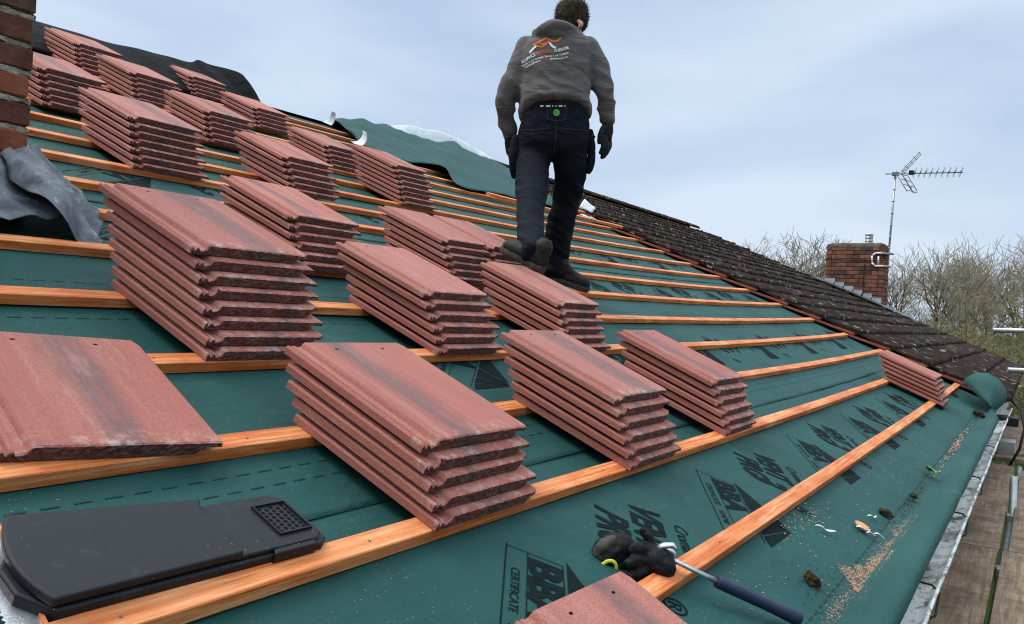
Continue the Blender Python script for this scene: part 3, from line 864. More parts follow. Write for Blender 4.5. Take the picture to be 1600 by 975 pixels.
# ---------------------------------------------------------------- sheets at the ridge
def sheet(name, mat, top, bot, over, label, cat, k=7, nt=16, amp=.03, seed=1.0, fs=2.2, thick=.003):
    T_, B_, O_ = spline(top, k), spline(bot, k), spline(over, k)
    rows = []
    for a, b, o in zip(T_, B_, O_):
        r = []
        for j in range(nt+1):
            t_ = j/nt
            p_ = [b[q] + (a[q]-b[q])*t_ for q in range(3)]
            p_[2] += .02*math.sin(PI*t_)
            f_ = amp*nz((p_[0]*fs*1.6, p_[1]*fs*.55, seed), 1) * min(1, .35 + t_)
            r.append(W(p_[0], p_[1], max(.006, p_[2] + f_)))
        for j in range(1, 7):
            t_ = j/6; p_ = [a[q] + (o[q]-a[q])*t_ for q in range(3)]
            r.append(W(p_[0], p_[1], p_[2] + .35*amp*nz((p_[0]*fs, p_[1]*fs, seed), 1)))
        rows.append(r)
    mb = MB(); mb.grid(rows); ob = mb.build(name, mat)
    add_mod(ob, 'SOLIDIFY', thickness=thick); tag(ob, label, cat); return ob
sheet('felt_sheet', M['blackfelt'],
      [(2.4,6.25,.15), (3.0,6.25,.16), (3.39,6.3,.16), (3.83,6.3,.17), (4.23,6.3,.205), (4.5,6.3,.215), (4.58,6.3,.255), (4.70,6.3,.245), (4.9,6.3,.255), (5.10,6.3,.225), (5.2,6.32,.05)],
      [(2.4,5.6,.04), (3.0,5.6,.04), (3.4,5.6,.04), (3.8,5.65,.04), (4.1,5.65,.04), (4.4,5.7,.04), (4.6,5.75,.05), (4.8,5.9,.05), (5.0,6.0,.05), (5.2,6.1,.05), (5.28,6.2,.05)],
      [(2.4,6.8,-.3), (3.0,6.8,-.3), (3.4,6.8,-.3), (3.83,6.8,-.3), (4.23,6.8,-.3), (4.5,6.8,-.3), (4.58,6.8,-.28), (4.75,6.8,-.28), (4.9,6.8,-.28), (5.12,6.8,-.3), (5.2,6.8,-.32)],
      'black felt sheet heaped along the ridge behind the upper tile stacks', 'felt', amp=.018, seed=4)
gs = sheet('membrane_heap', M['felt'],
      [(6.26,6.3,.07), (6.55,6.3,.15), (6.81,6.3,.165), (7.2,6.3,.17), (7.53,6.3,.155), (8.0,6.3,.15), (8.35,6.3,.20), (8.7,6.3,.14), (9.3,6.3,.14)],
      [(6.10,5.8,.05), (5.75,5.25,.05), (5.80,5.05,.055), (5.95,4.85,.05), (6.30,4.90,.07), (6.35,4.70,.11), (6.0,4.19,.05), (6.75,4.22,.06), (8.0,4.15,.06)],
      [(6.26,6.8,-.3), (6.55,6.8,-.3), (6.81,6.8,-.3), (7.2,6.8,-.3), (7.53,6.8,-.3), (8.0,6.8,-.3), (8.35,6.8,-.3), (8.7,6.8,-.3), (9.3,6.8,-.3)],
      'bunched green membrane lying loose along the ridge left of the man', 'roof membrane', amp=.036, seed=8, nt=26, fs=3.4)
sheet('white_sheet', M['whitesheet'],
      [(7.45,6.62,.13), (7.7,6.6,.20), (8.1,6.6,.235), (8.5,6.6,.245), (9.0,6.6,.215), (9.5,6.6,.15), (9.9,6.6,.06)],
      [(7.45,6.4,.03), (7.7,6.4,.04), (8.1,6.4,.04), (8.5,6.4,.04), (9.0,6.4,.04), (9.5,6.4,.04), (9.9,6.4,.03)],
      [(7.5,7.3,-.5), (7.7,7.3,-.5), (8.1,7.3,-.5), (8.5,7.3,-.5), (9.0,7.3,-.5), (9.5,7.3,-.5), (9.9,7.3,-.5)],
      'white plastic sheet showing over the ridge behind the green membrane', 'sheet', amp=.02, seed=3)
def curl_flap(u, v, n, size, ang, label, w=.12):
    Mx = roof_matrix(u, v, n, ang); mb = MB(); rows = []
    for i in range(9):
        a = i/8*2.3
        rows.append([Mx @ Vector((size*.5*(math.sin(a)*.9), (j/6-.5)*w*(1.0-.55*i/8), size*.5*(1-math.cos(a)))) for j in range(7)])
    mb.grid(rows); ob = mb.build('membrane_flap', M['whitesheet']); add_mod(ob, 'SOLIDIFY', thickness=.002)
    tag(ob, label, 'membrane flap', 'curled pale membrane flaps by the ridge'); return ob
curl_flap(6.05, 6.1, .04, .16, R(20), 'small curled pale flap standing up against the sky at the ridge', .10)
curl_flap(5.45, 5.05, .06, .16, R(-25), 'curled pale flap behind the tall stack by the bunched membrane', .22)
mb = MB(); rows = [[roof_matrix(8.22, 4.02, .09, .3) @ Vector((.11*i/6 + .0, .16*j/6, .02 + .10*math.sin(i/6*1.4)*(.5+.5*j/6) + .012*nz((i*.7, j*.9, 2), 1))) for j in range(7)] for i in range(7)]
mb.grid(rows); ob = mb.build('plastic_scrap', M['whitesheet']); add_mod(ob, 'SOLIDIFY', thickness=.002)
tag(ob, 'crumpled white plastic scrap beside the old tiles right of the leg', 'scrap')
mb = MB(); rows = [[roof_matrix(7.95, 3.95, .055, -.2) @ Vector((.22*i/6, .07*j/4, .012 + .012*nz((i*.7, j*.9, 8), 1))) for j in range(5)] for i in range(7)]
mb.grid(rows); ob = mb.build('plastic_scrap', M['whitesheet']); add_mod(ob, 'SOLIDIFY', thickness=.002)
tag(ob, 'flat white plastic strip lying below the crumpled scrap', 'scrap')
# ---------------------------------------------------------------- brick chimneys
def brick_stack(x0, x1, y0, y1, z0, z1, bw, bh, joint, seed, mats):
    """every course laid brick by brick round a mortar core (one mesh: bricks are the pattern of the stack)"""
    mb = MB(); rnd = random.Random(seed)
    mb.box(x0+.012, x1-.012, y0+.012, y1-.012, z0, z1-.005, 3)
    def brick(ax, ay, bx, by, z):
        c = [rnd.uniform(-.003, .003) for _ in range(6)]; mi = rnd.choice((0, 0, 1, 1, 2))
        X0, X1, Y0, Y1, Z0, Z1 = ax+c[0], bx+c[1], ay+c[2], by+c[3], z+joint/2+c[4], z+bh-joint/2+c[5]
        b = .005
        ring = lambda zz, ins: [(X0+ins, Y0+ins, zz), (X1-ins, Y0+ins, zz), (X1-ins, Y1-ins, zz), (X0+ins, Y1-ins, zz)]
        vs = ring(Z0, b) + ring(Z0+b, 0) + ring(Z1-b, 0) + ring(Z1, b)
        fs = [[3,2,1,0], [12,13,14,15]] + [[4*r+i, 4*r+(i+1)%4, 4*r+4+(i+1)%4, 4*r+4+i] for r in range(3) for i in range(4)]
        mb.add(vs, fs, mi)
    z = z0; k = 0; half = bw/2
    while z < z1 - .01:
        o = half if k % 2 else 0.0
        for (lo, hi, fixed, alongx) in ((x0, x1, y0, True), (x0, x1, y1-.10, True), (y0+.10+joint, y1-.10-joint, x0, False), (y0+.10+joint, y1-.10-joint, x1-.10, False)):
            p_ = lo - (half - .0 if k % 2 else 0)
            while p_ < hi - .01:
                a, b = max(lo, p_), min(hi, p_+bw-joint)
                if b - a > .025:
                    if alongx: brick(a, fixed, b, fixed+.10, z)
                    else: brick(fixed, a, fixed+.10, b, z)
                p_ += bw
        z += bh; k += 1
    return mb
bm_ = [mat_plain('brick_dark', (.100, .038, .027), .9, .2, var=.6, nscale=14, bumpd=.004, bscale=90), mat_plain('brick_red', (.20, .062, .036), .9, .2, var=.5, nscale=11, bumpd=.004, bscale=90),
       mat_plain('brick_brown', (.085, .045, .036), .9, .2, var=.7, nscale=17, bumpd=.004, bscale=90), M['mortar']]
CX0, CX1, CY0, CY1 = .36, 1.292, 1.955, 2.62
ch = empty('brick_chimney', (CX1-.4, CY0+.3, .7))
tag(ch, 'dark red brick chimney with crumbling mortar cut off by the left edge', 'chimney', 'brick chimneys on the roof')
Mc = Matrix.Translation(-ch.location)
brick_stack(CX0, CX1, CY0, CY1, .62, 1.90, .235, .0845, .017, 3, bm_).build('brickwork', bm_, ch, Mc)
mb = MB(); rnd = random.Random(4)             # mortar squeezed out along the bed joints
z = .62
while z < 1.9:
    for (a, b, ax) in ((CX0, CX1, 0), (CY0, CY1, 1)):
        rows = []; n_ = int((b-a)/.012)
        for i in range(n_+1):
            q = a + (b-a)*i/n_; d = -.004 + .014*nz((q*17, z*9, ax), 1) + .008*nz((q*55, z*31, ax), 1); hh = .0075 + .006*nz((q*24, z*7, ax+5), 1) + .003*nz((q*70, z*17, ax+5), 1)
            for_ = [(-.012, -hh*1.3), (d, -hh), (d+.002, hh*.6), (-.012, hh*1.3)]
            rows.append([Vector((q, CY0 - e, z + f_)) if ax == 0 else Vector((CX1 + e, q, z + f_)) for e, f_ in for_])
        mb.grid(rows, smooth=False)
    z += .0845
mb.build('mortar_joints', M['mortar'], ch, Mc)
# far chimney
FX0, FX1, FY0, FY1 = 16.85, 17.42, 1.90, 2.955
ch2 = empty('brick_chimney', ((FX0+FX1)/2, (FY0+FY1)/2, 1.0))
tag(ch2, 'far red brick chimney with a metal cowl at the end of the old roof', 'chimney', 'brick chimneys on the roof')
Mc2 = Matrix.Translation(-ch2.location)
bm2 = [mat_plain('brick_far_a', (.19, .078, .053), .9, .2, var=.7, nscale=5), mat_plain('brick_far_b', (.235, .092, .060), .9, .2, var=.6, nscale=4), mat_plain('brick_far_c', (.10, .058, .043), .9, .2, var=.6, nscale=6), mat_plain('dark_mortar', (.085, .06, .05), .95, .1, var=.4, nscale=9)]
brick_stack(FX0, FX1, FY0, FY1, .55, 2.12, .225, .078, .010, 9, bm2).build('brickwork', bm2, ch2, Mc2)
mb = MB(); rows = []
for r_, zz in ((.0, 2.10), (.005, 2.145), (.03, 2.165), (.10, 2.185), (.26, 2.20)):
    ring = []
    for i in range(40):
        a = 2*PI*i/40; ca, sa = math.cos(a), math.sin(a); m_ = max(abs(ca), abs(sa)); hx, hy = (FX1-FX0)/2 - r_, (FY1-FY0)/2 - r_
        ring.append(Vector(((FX0+FX1)/2 + hx*max(-1, min(1, ca/m_)), (FY0+FY1)/2 + hy*max(-1, min(1, sa/m_)), zz + .018*nz((i*.9, r_*30, 2), 1))))
    rows.append(ring)
mb.grid(rows, closed=True); n_ = len(mb.v); mb.f.append(list(range(n_-40, n_))); mb.mi.append(0); mb.sm.append(False)
mb.build('mortar_cap', mat_plain('dirty_mortar', (.10, .085, .065), .95, .1, var=.7, nscale=9, bumpd=.02, bscale=12), ch2, Mc2)
mb = MB(); c = ((FX0+FX1)/2, 2.235)
for i in range(6): mb.tube([(*c, 2.20 + i*.027), (*c, 2.218 + i*.027)], .070, 16)
for i in range(8):
    a = i*PI/4; mb.tube([(c[0]+.06*math.cos(a), c[1]+.06*math.sin(a), 2.18), (c[0]+.06*math.cos(a), c[1]+.06*math.sin(a), 2.36)], .006, 5)
mb.tube([(*c, 2.355), (*c, 2.372)], .078, 16)
mb.build('cowl', M['bright'], ch2, Mc2)
mb = MB()
for i in range(6):                            # stepped lead flashing up the near side
    y = 1.92 + i*.17; zr = W(16.8, y/CP, 0).z
    mb.box(FX0-.006, FX0-.001, y, y+.19, zr-.05, zr + .27 + .01*nz((i*3.3, 0, 0), 1))
mb.build('stepped_flashing', mat_plain('pale_lead', (.36, .37, .38), .6, .4, var=.3, nscale=7), ch2, Mc2)
mb = MB(); rows = []
for i in range(12):
    v = 1.55 + i*.17; rows.append([W(16.62 + .02*nz((i, 0, 0), 1), v, .115), W(16.8, v, .13 + .01*nz((i, 3, 0), 1)), Vector((FX0-.004, W(16.8, v, 0).y, W(16.8, v, .16).z))])
mb.grid(rows); mb.build('lead_soaker', M['lead'], ch2, Mc2)
mb = MB(); mb.tube([(FX0-.012, 2.26, 1.06), (FX0-.012, 2.25, 1.55), (FX0-.012, 2.24, 1.84), (FX0-.012, 2.0, 1.845)], .006, 5); mb.tube([(FX0-.004, FY1, 1.86), (FX0-.006, FY0, 1.845)], .005, 5)
mb.build('cable', M['cable'], ch2, Mc2)

# television aerial on the far chimney
ae = empty('tv_aerial', (17.0, 1.86, 1.7)); Ma = Matrix.Translation(-ae.location)
tag(ae, 'television aerial on a slim pole strapped to the far chimney', 'aerial')
mb = MB(); mb.tube([(17.0, 1.865, 1.70), (17.0, 1.80, 3.56)], .019, 10)
for i in range(7):
    t_ = .2 + i*.12; z = 1.70 + 1.86*t_; y = 1.865 - .065*t_; mb.tube([(17.0, y, z), (17.0, y-.002, z+.03)], .024, 8)
mb.build('pole', M['steel'], ae, Ma)
mb = MB(); BZ = 3.50
mb.tube([(17.0, 1.98, BZ+.005), (17.0, .68, BZ-.03)], .011, 6); mb.build('boom', M['alu'], ae, Ma)
mb = MB(); mb.box(16.96, 17.04, 1.74, 1.86, BZ-.035, BZ+.03); mb.build('clamp', M['alu'], ae, Ma)
mb = MB(); mb.box(16.955, 17.045, 1.49, 1.57, BZ-.03, BZ+.045); mb.build('dipole_box', M['black'], ae, Ma)
for i in range(9):
    y = 1.47 - i*.092 - max(0, i-3)*.006; mb = MB(); z = BZ - .005 - .022*i/9
    for sx in (-1, 1):
        mb.tube([(17.0 + sx*.09, y - .03, z + .085), (17.0, y, z + .008), (17.0 + sx*.09, y + .035, z - .075)], .0045, 4)
    mb.box(16.985, 17.015, y-.012, y+.012, z-.005, z+.03)
    mb.build('director', M['alu'], ae, Ma)
for s, (dy, dz) in ((1, (-.30, .36)), (-1, (-.21, -.36))):
    mb = MB(); o_ = Vector((17.0, 1.70, BZ)); d = Vector((0, dy, dz))
    for j in range(3): mb.tube([o_ + Vector((.13*(j-1), 0, 0)) + d*.02, o_ + Vector((.13*(j-1), 0, 0)) + d], .006, 4)
    for j in range(5): q = o_ + d*(.1 + .225*j); mb.tube([q - Vector((.16, -.03*s*(j % 2), 0)), q + Vector((.16, .0, 0))], .006, 4)
    if s == -1:
        for j in range(3): mb.tube([o_ + Vector((0, .085*(j-1), .0)) + d*.08 + Vector((-.1, 0, 0)), o_ + Vector((-.1, .085*(j-1), 0)) + d], .007, 4)
        for j in range(4): q = o_ + d*(.1 + .3*j); mb.tube([q - Vector((.1, .085, .03)), q + Vector((-.1, .085, .03))], .007, 4)
    mb.build('reflector', M['alu'], ae, Ma)
mb = MB()
pts = [(16.83, 1.93, 1.98), (16.83, 2.06, 1.98), (16.83, 2.115, 1.93), (16.83, 2.115, 1.80), (16.83, 2.06, 1.735), (16.83, 1.82, 1.735)]
for a, b in zip(pts[:-1], pts[1:]): mb.tube([a, b], .019, 6)
mb.tube([(16.83, 2.005, 1.92), (16.83, 2.0, 1.76)], .018, 6)
mb.build('bracket', M['whitemetal'], ae, Ma)
for b_ in ((16.80, 17.04, 1.76, 1.96, 1.965, 1.99), (16.80, 17.04, 1.80, 1.92, 1.72, 1.748)):
    mb = MB(); mb.box(*b_); mb.build('pole_clamp', M['steel'], ae, Ma)

# ---------------------------------------------------------------- crumpled lead at the left chimney
ld = empty('lead_flashing', M=Matrix.Translation(W(1.2, 1.95, .05)))
tag(ld, 'crumpled grey lead flashing hanging off the foot of the left chimney', 'lead flashing')
Ml = ld.matrix_world.inverted()
def leadsheet(name, cols, k, n, amp, seed, world=False):
    C_ = [spline(c, k) for c in cols]; rows = []
    for i in range(len(C_[0])):
        pts = spline([c[i] for c in C_], n); r = []
        for j, p_ in enumerate(pts):
            e = amp*(.7*nz((p_[0]*6, p_[1]*6, seed), 1) + 1.1*(.35-abs(nz(((p_[0]+p_[1]*.5)*11, (p_[1]-p_[0]*.4)*3.5, seed+3), 1))*1.7) + .06*nz((p_[0]*30, p_[1]*26, seed), 1))
            r.append(Vector((p_[0], p_[1]-abs(e)*.3, p_[2]+e)) if world else W(p_[0] + e*.3, p_[1], max(.008, p_[2] + e)))
        rows.append(r)
    mb = MB(); mb.grid(rows); o = mb.build(name, M['lead'], ld, Ml); add_mod(o, 'SOLIDIFY', thickness=.0022); return o
leadsheet('apron', [[(.25,2.16,.16), (.6,2.14,.15), (.9,2.13,.15), (1.15,2.12,.15), (1.30,2.12,.14)],
                    [(.25,2.04,.09), (.6,2.03,.08), (.9,2.02,.08), (1.15,2.02,.085), (1.33,2.02,.09)],
                    [(.25,1.9,.065), (.6,1.9,.065), (.9,1.9,.065), (1.15,1.9,.075), (1.33,1.92,.085)],
                    [(.25,1.80,.05), (.6,1.79,.05), (.9,1.775,.05), (1.08,1.80,.065), (1.26,1.86,.06)]], 9, 8, .022, 2)
leadsheet('side_flap', [[(1.18,2.10,.17), (1.19,2.07,.15), (1.18,2.0,.12), (1.17,1.92,.10), (1.20,1.86,.11), (1.25,1.80,.075)],
                        [(1.335,2.24,.15), (1.32,2.13,.145), (1.29,2.03,.13), (1.26,1.94,.12), (1.27,1.86,.10), (1.265,1.775,.05)],
                        [(1.42,2.36,.07), (1.43,2.22,.08), (1.40,2.09,.095), (1.36,1.98,.085), (1.33,1.89,.055), (1.295,1.765,.028)],
                        [(1.48,2.38,.03), (1.51,2.26,.03), (1.50,2.13,.035), (1.46,2.03,.05), (1.42,1.93,.035), (1.345,1.775,.02)]], 8, 8, .030, 6)
leadsheet('upstand', [[(1.175,1.922,.955), (1.24,1.920,.96), (1.305,1.922,.962), (1.318,1.99,.962)],
                      [(1.18,1.914,.92), (1.24,1.912,.92), (1.312,1.914,.925), (1.325,1.99,.925)],
                      [(1.19,1.92,.885), (1.25,1.905,.875), (1.315,1.905,.875), (1.33,1.99,.88)]], 5, 5, .006, 9, True)

# ---------------------------------------------------------------- gloves and hammer
GO = Vector((1.6267, .0616, .0576)); GK = .00135
def gp(dx, dy, dep=0.0): return GO + CR*(dx*GK) + CU*(dy*GK) + CF*(dep*GK)
def blob(tubes, name, mat, parent, Mp, voxel=.004, sm=4, crease=.0, cs=40):
    """tubes of round sections run together into one continuous skin"""
    mb = MB()
    for pts, rad in tubes:
        P_ = spline([(*p, r) for p, r in zip(pts, rad)], 4)
        pp = [Vector(p[:3]) for p in P_]; rr = [max(.0008, p[3]) for p in P_]
        d0 = (pp[0]-pp[1]).normalized(); d1 = (pp[-1]-pp[-2]).normalized()
        pp = [pp[0] + d0*rr[0]*.85, pp[0] + d0*rr[0]*.5] + pp + [pp[-1] + d1*rr[-1]*.5, pp[-1] + d1*rr[-1]*.85]
        rr = [rr[0]*.45, rr[0]*.85] + rr + [rr[-1]*.85, rr[-1]*.45]
        mb.tube(pp, rr, 12)
    o = mb.build(name, mat, parent, Mp)
    add_mod(o, 'REMESH', mode='VOXEL', voxel_size=voxel); add_mod(o, 'SMOOTH', factor=.5, iterations=sm)
    bake(o)
    if crease:
        me = o.data; nn = [v.normal.copy() for v in me.vertices]
        for v, q in zip(me.vertices, nn): v.co += q*crease*(nz(v.co, cs, 3.0) + .5*nz(v.co, cs*2.3, 8.0))
    o.data.polygons.foreach_set('use_smooth', [True]*len(o.data.polygons))
    if not o.data.materials: o.data.materials.append(mat)
    return o
gA = empty('work_glove', M=Matrix.Translation(GO)); MG = Matrix.Translation(-GO)
tag(gA, 'black work glove with curled fingers and raised thumb on the batten', 'glove', 'pair of black work gloves')
g_ = lambda L: [gp(*p) for p in L]
blob([(g_([(2,6,2), (18,-2,-2), (30,-10,-2), (36,-22,2)]), [.030, .033, .030, .020]),
      (g_([(28,-4,6), (30,-20,10), (14,-24,8)]), [.030, .022, .02]),
      (g_([(4,12,-4), (-8,20,-12), (-18,22,-16)]), [.017, .0145, .0125]),
      (g_([(2,2,-6), (-13,5,-20), (-25,2,-24)]), [.0165, .0148, .013]),
      (g_([(4,-8,-6), (-10,-12,-20), (-23,-19,-22)]), [.0165, .0145, .0125]),
      (g_([(10,-18,0), (2,-28,-8), (-8,-35,-10)]), [.015, .0135, .0115]),
      (g_([(18,6,2), (14,20,6), (6,38,8), (1,44,8)]), [.017, .0115, .0105, .0085])],
     'glove_shell', M['glove'], gA, MG, .0023, 2, .003, 60)
mb = MB(); mb.tube(g_([(39,-2,2), (41,-10,-4), (42,-18,0)]), .0032, 6); mb.build('cuff_trim', M['yellow'], gA, MG)
gB = empty('work_glove', M=Matrix.Translation(gp(-50, 0))); MGB = Matrix.Translation(-gp(-50, 0))
tag(gB, 'black and grey work glove with a lime yellow cuff ring facing the viewer', 'glove', 'pair of black work gloves')
ringc = [(-82,-45,-2), (-79,-28,-3), (-68,-10,-4), (-55,0,-5), (-45,-3,-5), (-43,-14,-4), (-52,-27,-3), (-68,-42,-2)]
rp = spline(g_(ringc) + [gp(*ringc[0])], 5)
mb = MB(); mb.tube(rp, .0042, 8, caps=False); mb.build('cuff_ring', M['yellow'], gB, MGB)
mb = MB(); c_ = sum((Vector(p) for p in rp), Vector())/len(rp)
rows = [[Vector(p) for p in rp]]
cen = gp(-44, -4, 26)
for f_ in (.3, .7, 1.0, 1.15):
    rows.append([Vector(p).lerp(cen + (Vector(p)-c_)*(.9 if f_ < .5 else .75), min(1, f_)) + CF*(max(0, f_-1)*.05) for p in rp])
mb.grid(rows, closed=True); o = mb.build('cuff_lining', M['hole'], gB, MGB); add_mod(o, 'SOLIDIFY', thickness=.003, offset=1)
blob([(g_([(-62,-14,16), (-48,2,22), (-34,10,24), (-22,6,24)]), [.030, .036, .036, .030]),
      (g_([(-46,-18,16), (-30,-10,20), (-16,-8,20)]), [.026, .028, .024]),
      (g_([(-70,4,22), (-58,16,24), (-44,20,26)]), [.014, .019, .020])], 'glove_shell', M['glove'], gB, MGB, .004, 3, .004, 60)
blob([(g_([(-73,-2,17), (-66,10,15), (-54,21,15), (-42,26,18)]), [.011, .016, .0165, .012])], 'grey_palm', M['glovegrey'], gB, MGB, .0035, 3, .003, 60)
hmO = W(1.70, -.03, .04)
hm_ = empty('hammer', M=Matrix.Translation(hmO)); MH = Matrix.Translation(-hmO)
tag(hm_, 'claw hammer with a steel shaft and dark blue rubber grip', 'hammer')
a_ = W(1.650, .056, .052); b_ = W(1.722, -.055, .040); e_ = W(1.852, -.222, .0185); ax = (e_-b_).normalized()
mb = MB(); mb.tube([a_, a_.lerp(b_, .5), b_], [.0085, .0080, .0098], 8, flat=.65); mb.build('shaft', M['bright'], hm_, MH)
L = (e_-b_).length
mb = MB(); mb.tube([b_ + ax*s*L for s in (0, .02, .3, .55, .8, .93, .985, 1.0)], [.0125, .0135, .0140, .0135, .0150, .0165, .0150, .009], 14); mb.build('grip', M['bluegrip'], hm_, MH)
mb = MB()
mb.tube([gp(20, 14, 8), gp(34, 22, 2), gp(46, 24, -2), gp(53, 16, -4)], [.016, .014, .0105, .006], 8, flat=.55)
mb.tube([gp(22, 12, 14), gp(38, 12, 14), gp(48, 10, 12), gp(54, 4, 10)], [.015, .011, .009, .005], 8, flat=.55)
mb.tube([gp(24, 12, 8), gp(-6, 2, 14)], [.016, .015], 10)
mb.build('claw_head', M['bright'], hm_, MH)

# ---------------------------------------------------------------- litter on the membrane
def sliver(u, v, pts, w, mat, label, cat, group, rot=0, name='paint_flake'):
    Mx = roof_matrix(u, v, .0, rot); mb = MB(); rows = []
    P_ = spline([(*p, 0) for p in pts], 5); n_ = len(P_)
    for i, p_ in enumerate(P_):
        w_ = w*math.sin(PI*(.08 + .84*i/(n_-1)))
        rows.append([Mx @ Vector((p_[0], p_[1]+w_*s, .004 + .008*abs(s) + .004*math.sin(i*.45))) for s in (-.5, 0, .5)])
    mb.grid(rows); o = mb.build(name, mat); add_mod(o, 'SOLIDIFY', thickness=.0015); tag(o, label, cat, group); return o
fg = 'flakes and chips on the eaves membrane'
sliver(2.591, -.114, [(-.03,.012), (-.012,.004), (.005,.002), (.02,-.008), (.034,-.012)], .012, M['chipwhite'], 'bent white flake on the membrane, the leftmost of the flakes', 'flake', fg, -.6)
sliver(3.003, -.186, [(-.03,.004), (-.01,0), (.012,.001), (.03,.003)], .010, M['chipwhite'], 'white flake above the orange chip, nearest the dark soil crumbs', 'flake', fg, -.35)
sliver(2.82, -.19, [(-.035,.006), (-.02,-.004), (.0,-.008), (.02,-.01)], .014, M['chipwhite'], 'white curved flake touching the orange chip', 'flake', fg, -.4)
sliver(2.80, -.215, [(-.02,0), (.0,.003), (.022,-.004)], .008, M['chipwhite'], 'thin white flake just below the orange chip', 'flake', fg, -.5)
sliver(2.83, -.238, [(-.02,.002), (.0,.003), (.02,-.005)], .009, M['chipwhite'], 'small white flake closest to the sawdust', 'flake', fg, -.8)
mb = MB(); Mx = roof_matrix(2.83, -.183, .006, .3); rnd = random.Random(5)
pl_ = [(.030*math.cos(a)*(.7+.5*rnd.random()), .022*math.sin(a)*(.7+.5*rnd.random())) for a in [2*PI*i/11 for i in range(11)]]
mb.prism(pl_, 0, .0035, Mx); tag(mb.build('tile_chip', M['chiporange']), 'jagged orange chip between the white flakes', 'chip')
def clod(u, v, r, label, seed):
    bm = bmesh.new(); bmesh.ops.create_icosphere(bm, subdivisions=4, radius=r)
    for q in bm.verts:
        k_ = 1 + .45*nz(q.co, 1.1/r, seed) + .35*nz(q.co, 2.7/r, seed+4); q.co = Vector((q.co.x*k_*1.25, q.co.y*k_*.9, max(-.3*r, q.co.z*k_*.62)))
    me = bpy.data.meshes.new('soil_clod'); bm.to_mesh(me); bm.free()
    o = link('soil_clod', me, M['mud']); o.matrix_world = roof_matrix(u, v, r*.22, seed); tag(o, label, 'soil clod', 'dark soil clods on the membrane')
clod(2.151, -.181, .021, 'dark soil clod on the membrane beside the hammer grip end', 1.0)
clod(3.15, -.208, .020, 'dark soil clod beside the patch of sawdust', 2.0)
clod(3.62, -.243, .015, 'small dark soil clod along the crease below the green leaf', 3.0)
clod(7.2, -.255, .035, 'far dark soil clod near the turned-up end of the membrane', 5.0)
mb = MB(); Mx = roof_matrix(4.22, -.238, .004, .5); rows = []
for i in range(9):
    x = -.045 + .09*i/8; w_ = .030*math.sin(PI*(i+.3)/8.8)
    rows.append([Mx @ Vector((x, w_*s, .012 + .012*abs(s) + .006*math.sin(i*.8))) for s in (-1, -.5, 0, .5, 1)])
mb.grid(rows); mb.tube([Mx @ Vector((-.045, 0, .01)), Mx @ Vector((-.075, .008, .006))], .0018, 5)
tag(mb.build('leaf', M['leaf']), 'single green leaf lying on the crease of the eaves membrane', 'leaf')
mb = MB(); rnd = random.Random(21)
def crumbs(n, fu, fs=(.0007, .0020)):
    for _ in range(n):
        u, v = fu(); s = rnd.uniform(*fs); a = rnd.random()*PI; h = rnd.uniform(0, .004)
        p_ = strip_pt(0, u, v, .0022 + h); d1 = Vector((math.cos(a), math.sin(a)*CP, math.sin(a)*SP))*s; d2 = Vector((-math.sin(a), math.cos(a)*CP, math.cos(a)*SP))*s*rnd.uniform(.3, .8) + Vector((0, 0, rnd.uniform(-.4, .4)*s))
        mb.add([p_-d1-d2, p_+d1-d2*.6, p_+d1*.5+d2, p_-d1*.8+d2*.7], [(0,1,2,3)])
def patch(uc, vc, lu, lv): return lambda: (uc + rnd.gauss(0, lu), min(-.218 + abs(rnd.gauss(0, .012)), vc + rnd.gauss(0, lv)))
def wedge(u0, L_, w_, p_=1.5):
    def f():
        while True:
            t_ = rnd.random()**1.2; u = u0 + L_*t_; h_ = w_*(1-t_)**p_*min(1, .35 + t_*6)*(1 + .7*nz((u*14, 2, 0), 1)); v = -.284 + h_*rnd.random()**.8 + rnd.gauss(0, .003)
            if nz((u*26, v*40, 5), 1) > rnd.uniform(-.75, .25) and rnd.random() < 1.25 - max(0, (v+.284)/max(h_, .004)): return u, v + rnd.gauss(0, .004)
    return f
crumbs(5200, wedge(2.30, .52, .085)); crumbs(1500, wedge(2.62, .50, .045, 1.1)); crumbs(800, wedge(3.0, .40, .045)); crumbs(500, patch(2.12, -.262, .10, .010))
crumbs(420, lambda: (rnd.gauss(5.5, .40), -.252 + rnd.gauss(0, .009)), (.0025, .006)); crumbs(260, lambda: (rnd.uniform(2.6, 4.6), -.25 + rnd.gauss(0, .010)))
crumbs(150, lambda: (2.62 + rnd.gauss(0, .10), .0 - abs(rnd.gauss(.05, .03))), (.0015, .0035))
crumbs(350, lambda: (rnd.uniform(1.7, 6.0), rnd.uniform(-.25, -.03)), (.0012, .0030))
tag(mb.build('sawdust', M['sawdust'], fix=False), 'orange brown sawdust gathered along the crease of the eaves membrane', 'sawdust', kind='stuff')
mb = MB(); rnd = random.Random(8)
crumbs(90, lambda: (3.62 + rnd.gauss(0, .18), -.246 + rnd.gauss(0, .008)), (.002, .006)); crumbs(40, lambda: (2.16 + rnd.gauss(0, .06), -.19 + rnd.gauss(0, .02)), (.0015, .004)); crumbs(50, lambda: (7.2 + rnd.gauss(0, .2), -.25 + rnd.gauss(0, .02)), (.005, .01))
tag(mb.build('soil_crumbs', M['mud'], fix=False), 'dark soil crumbs scattered along the crease of the membrane', 'soil crumbs', kind='stuff')

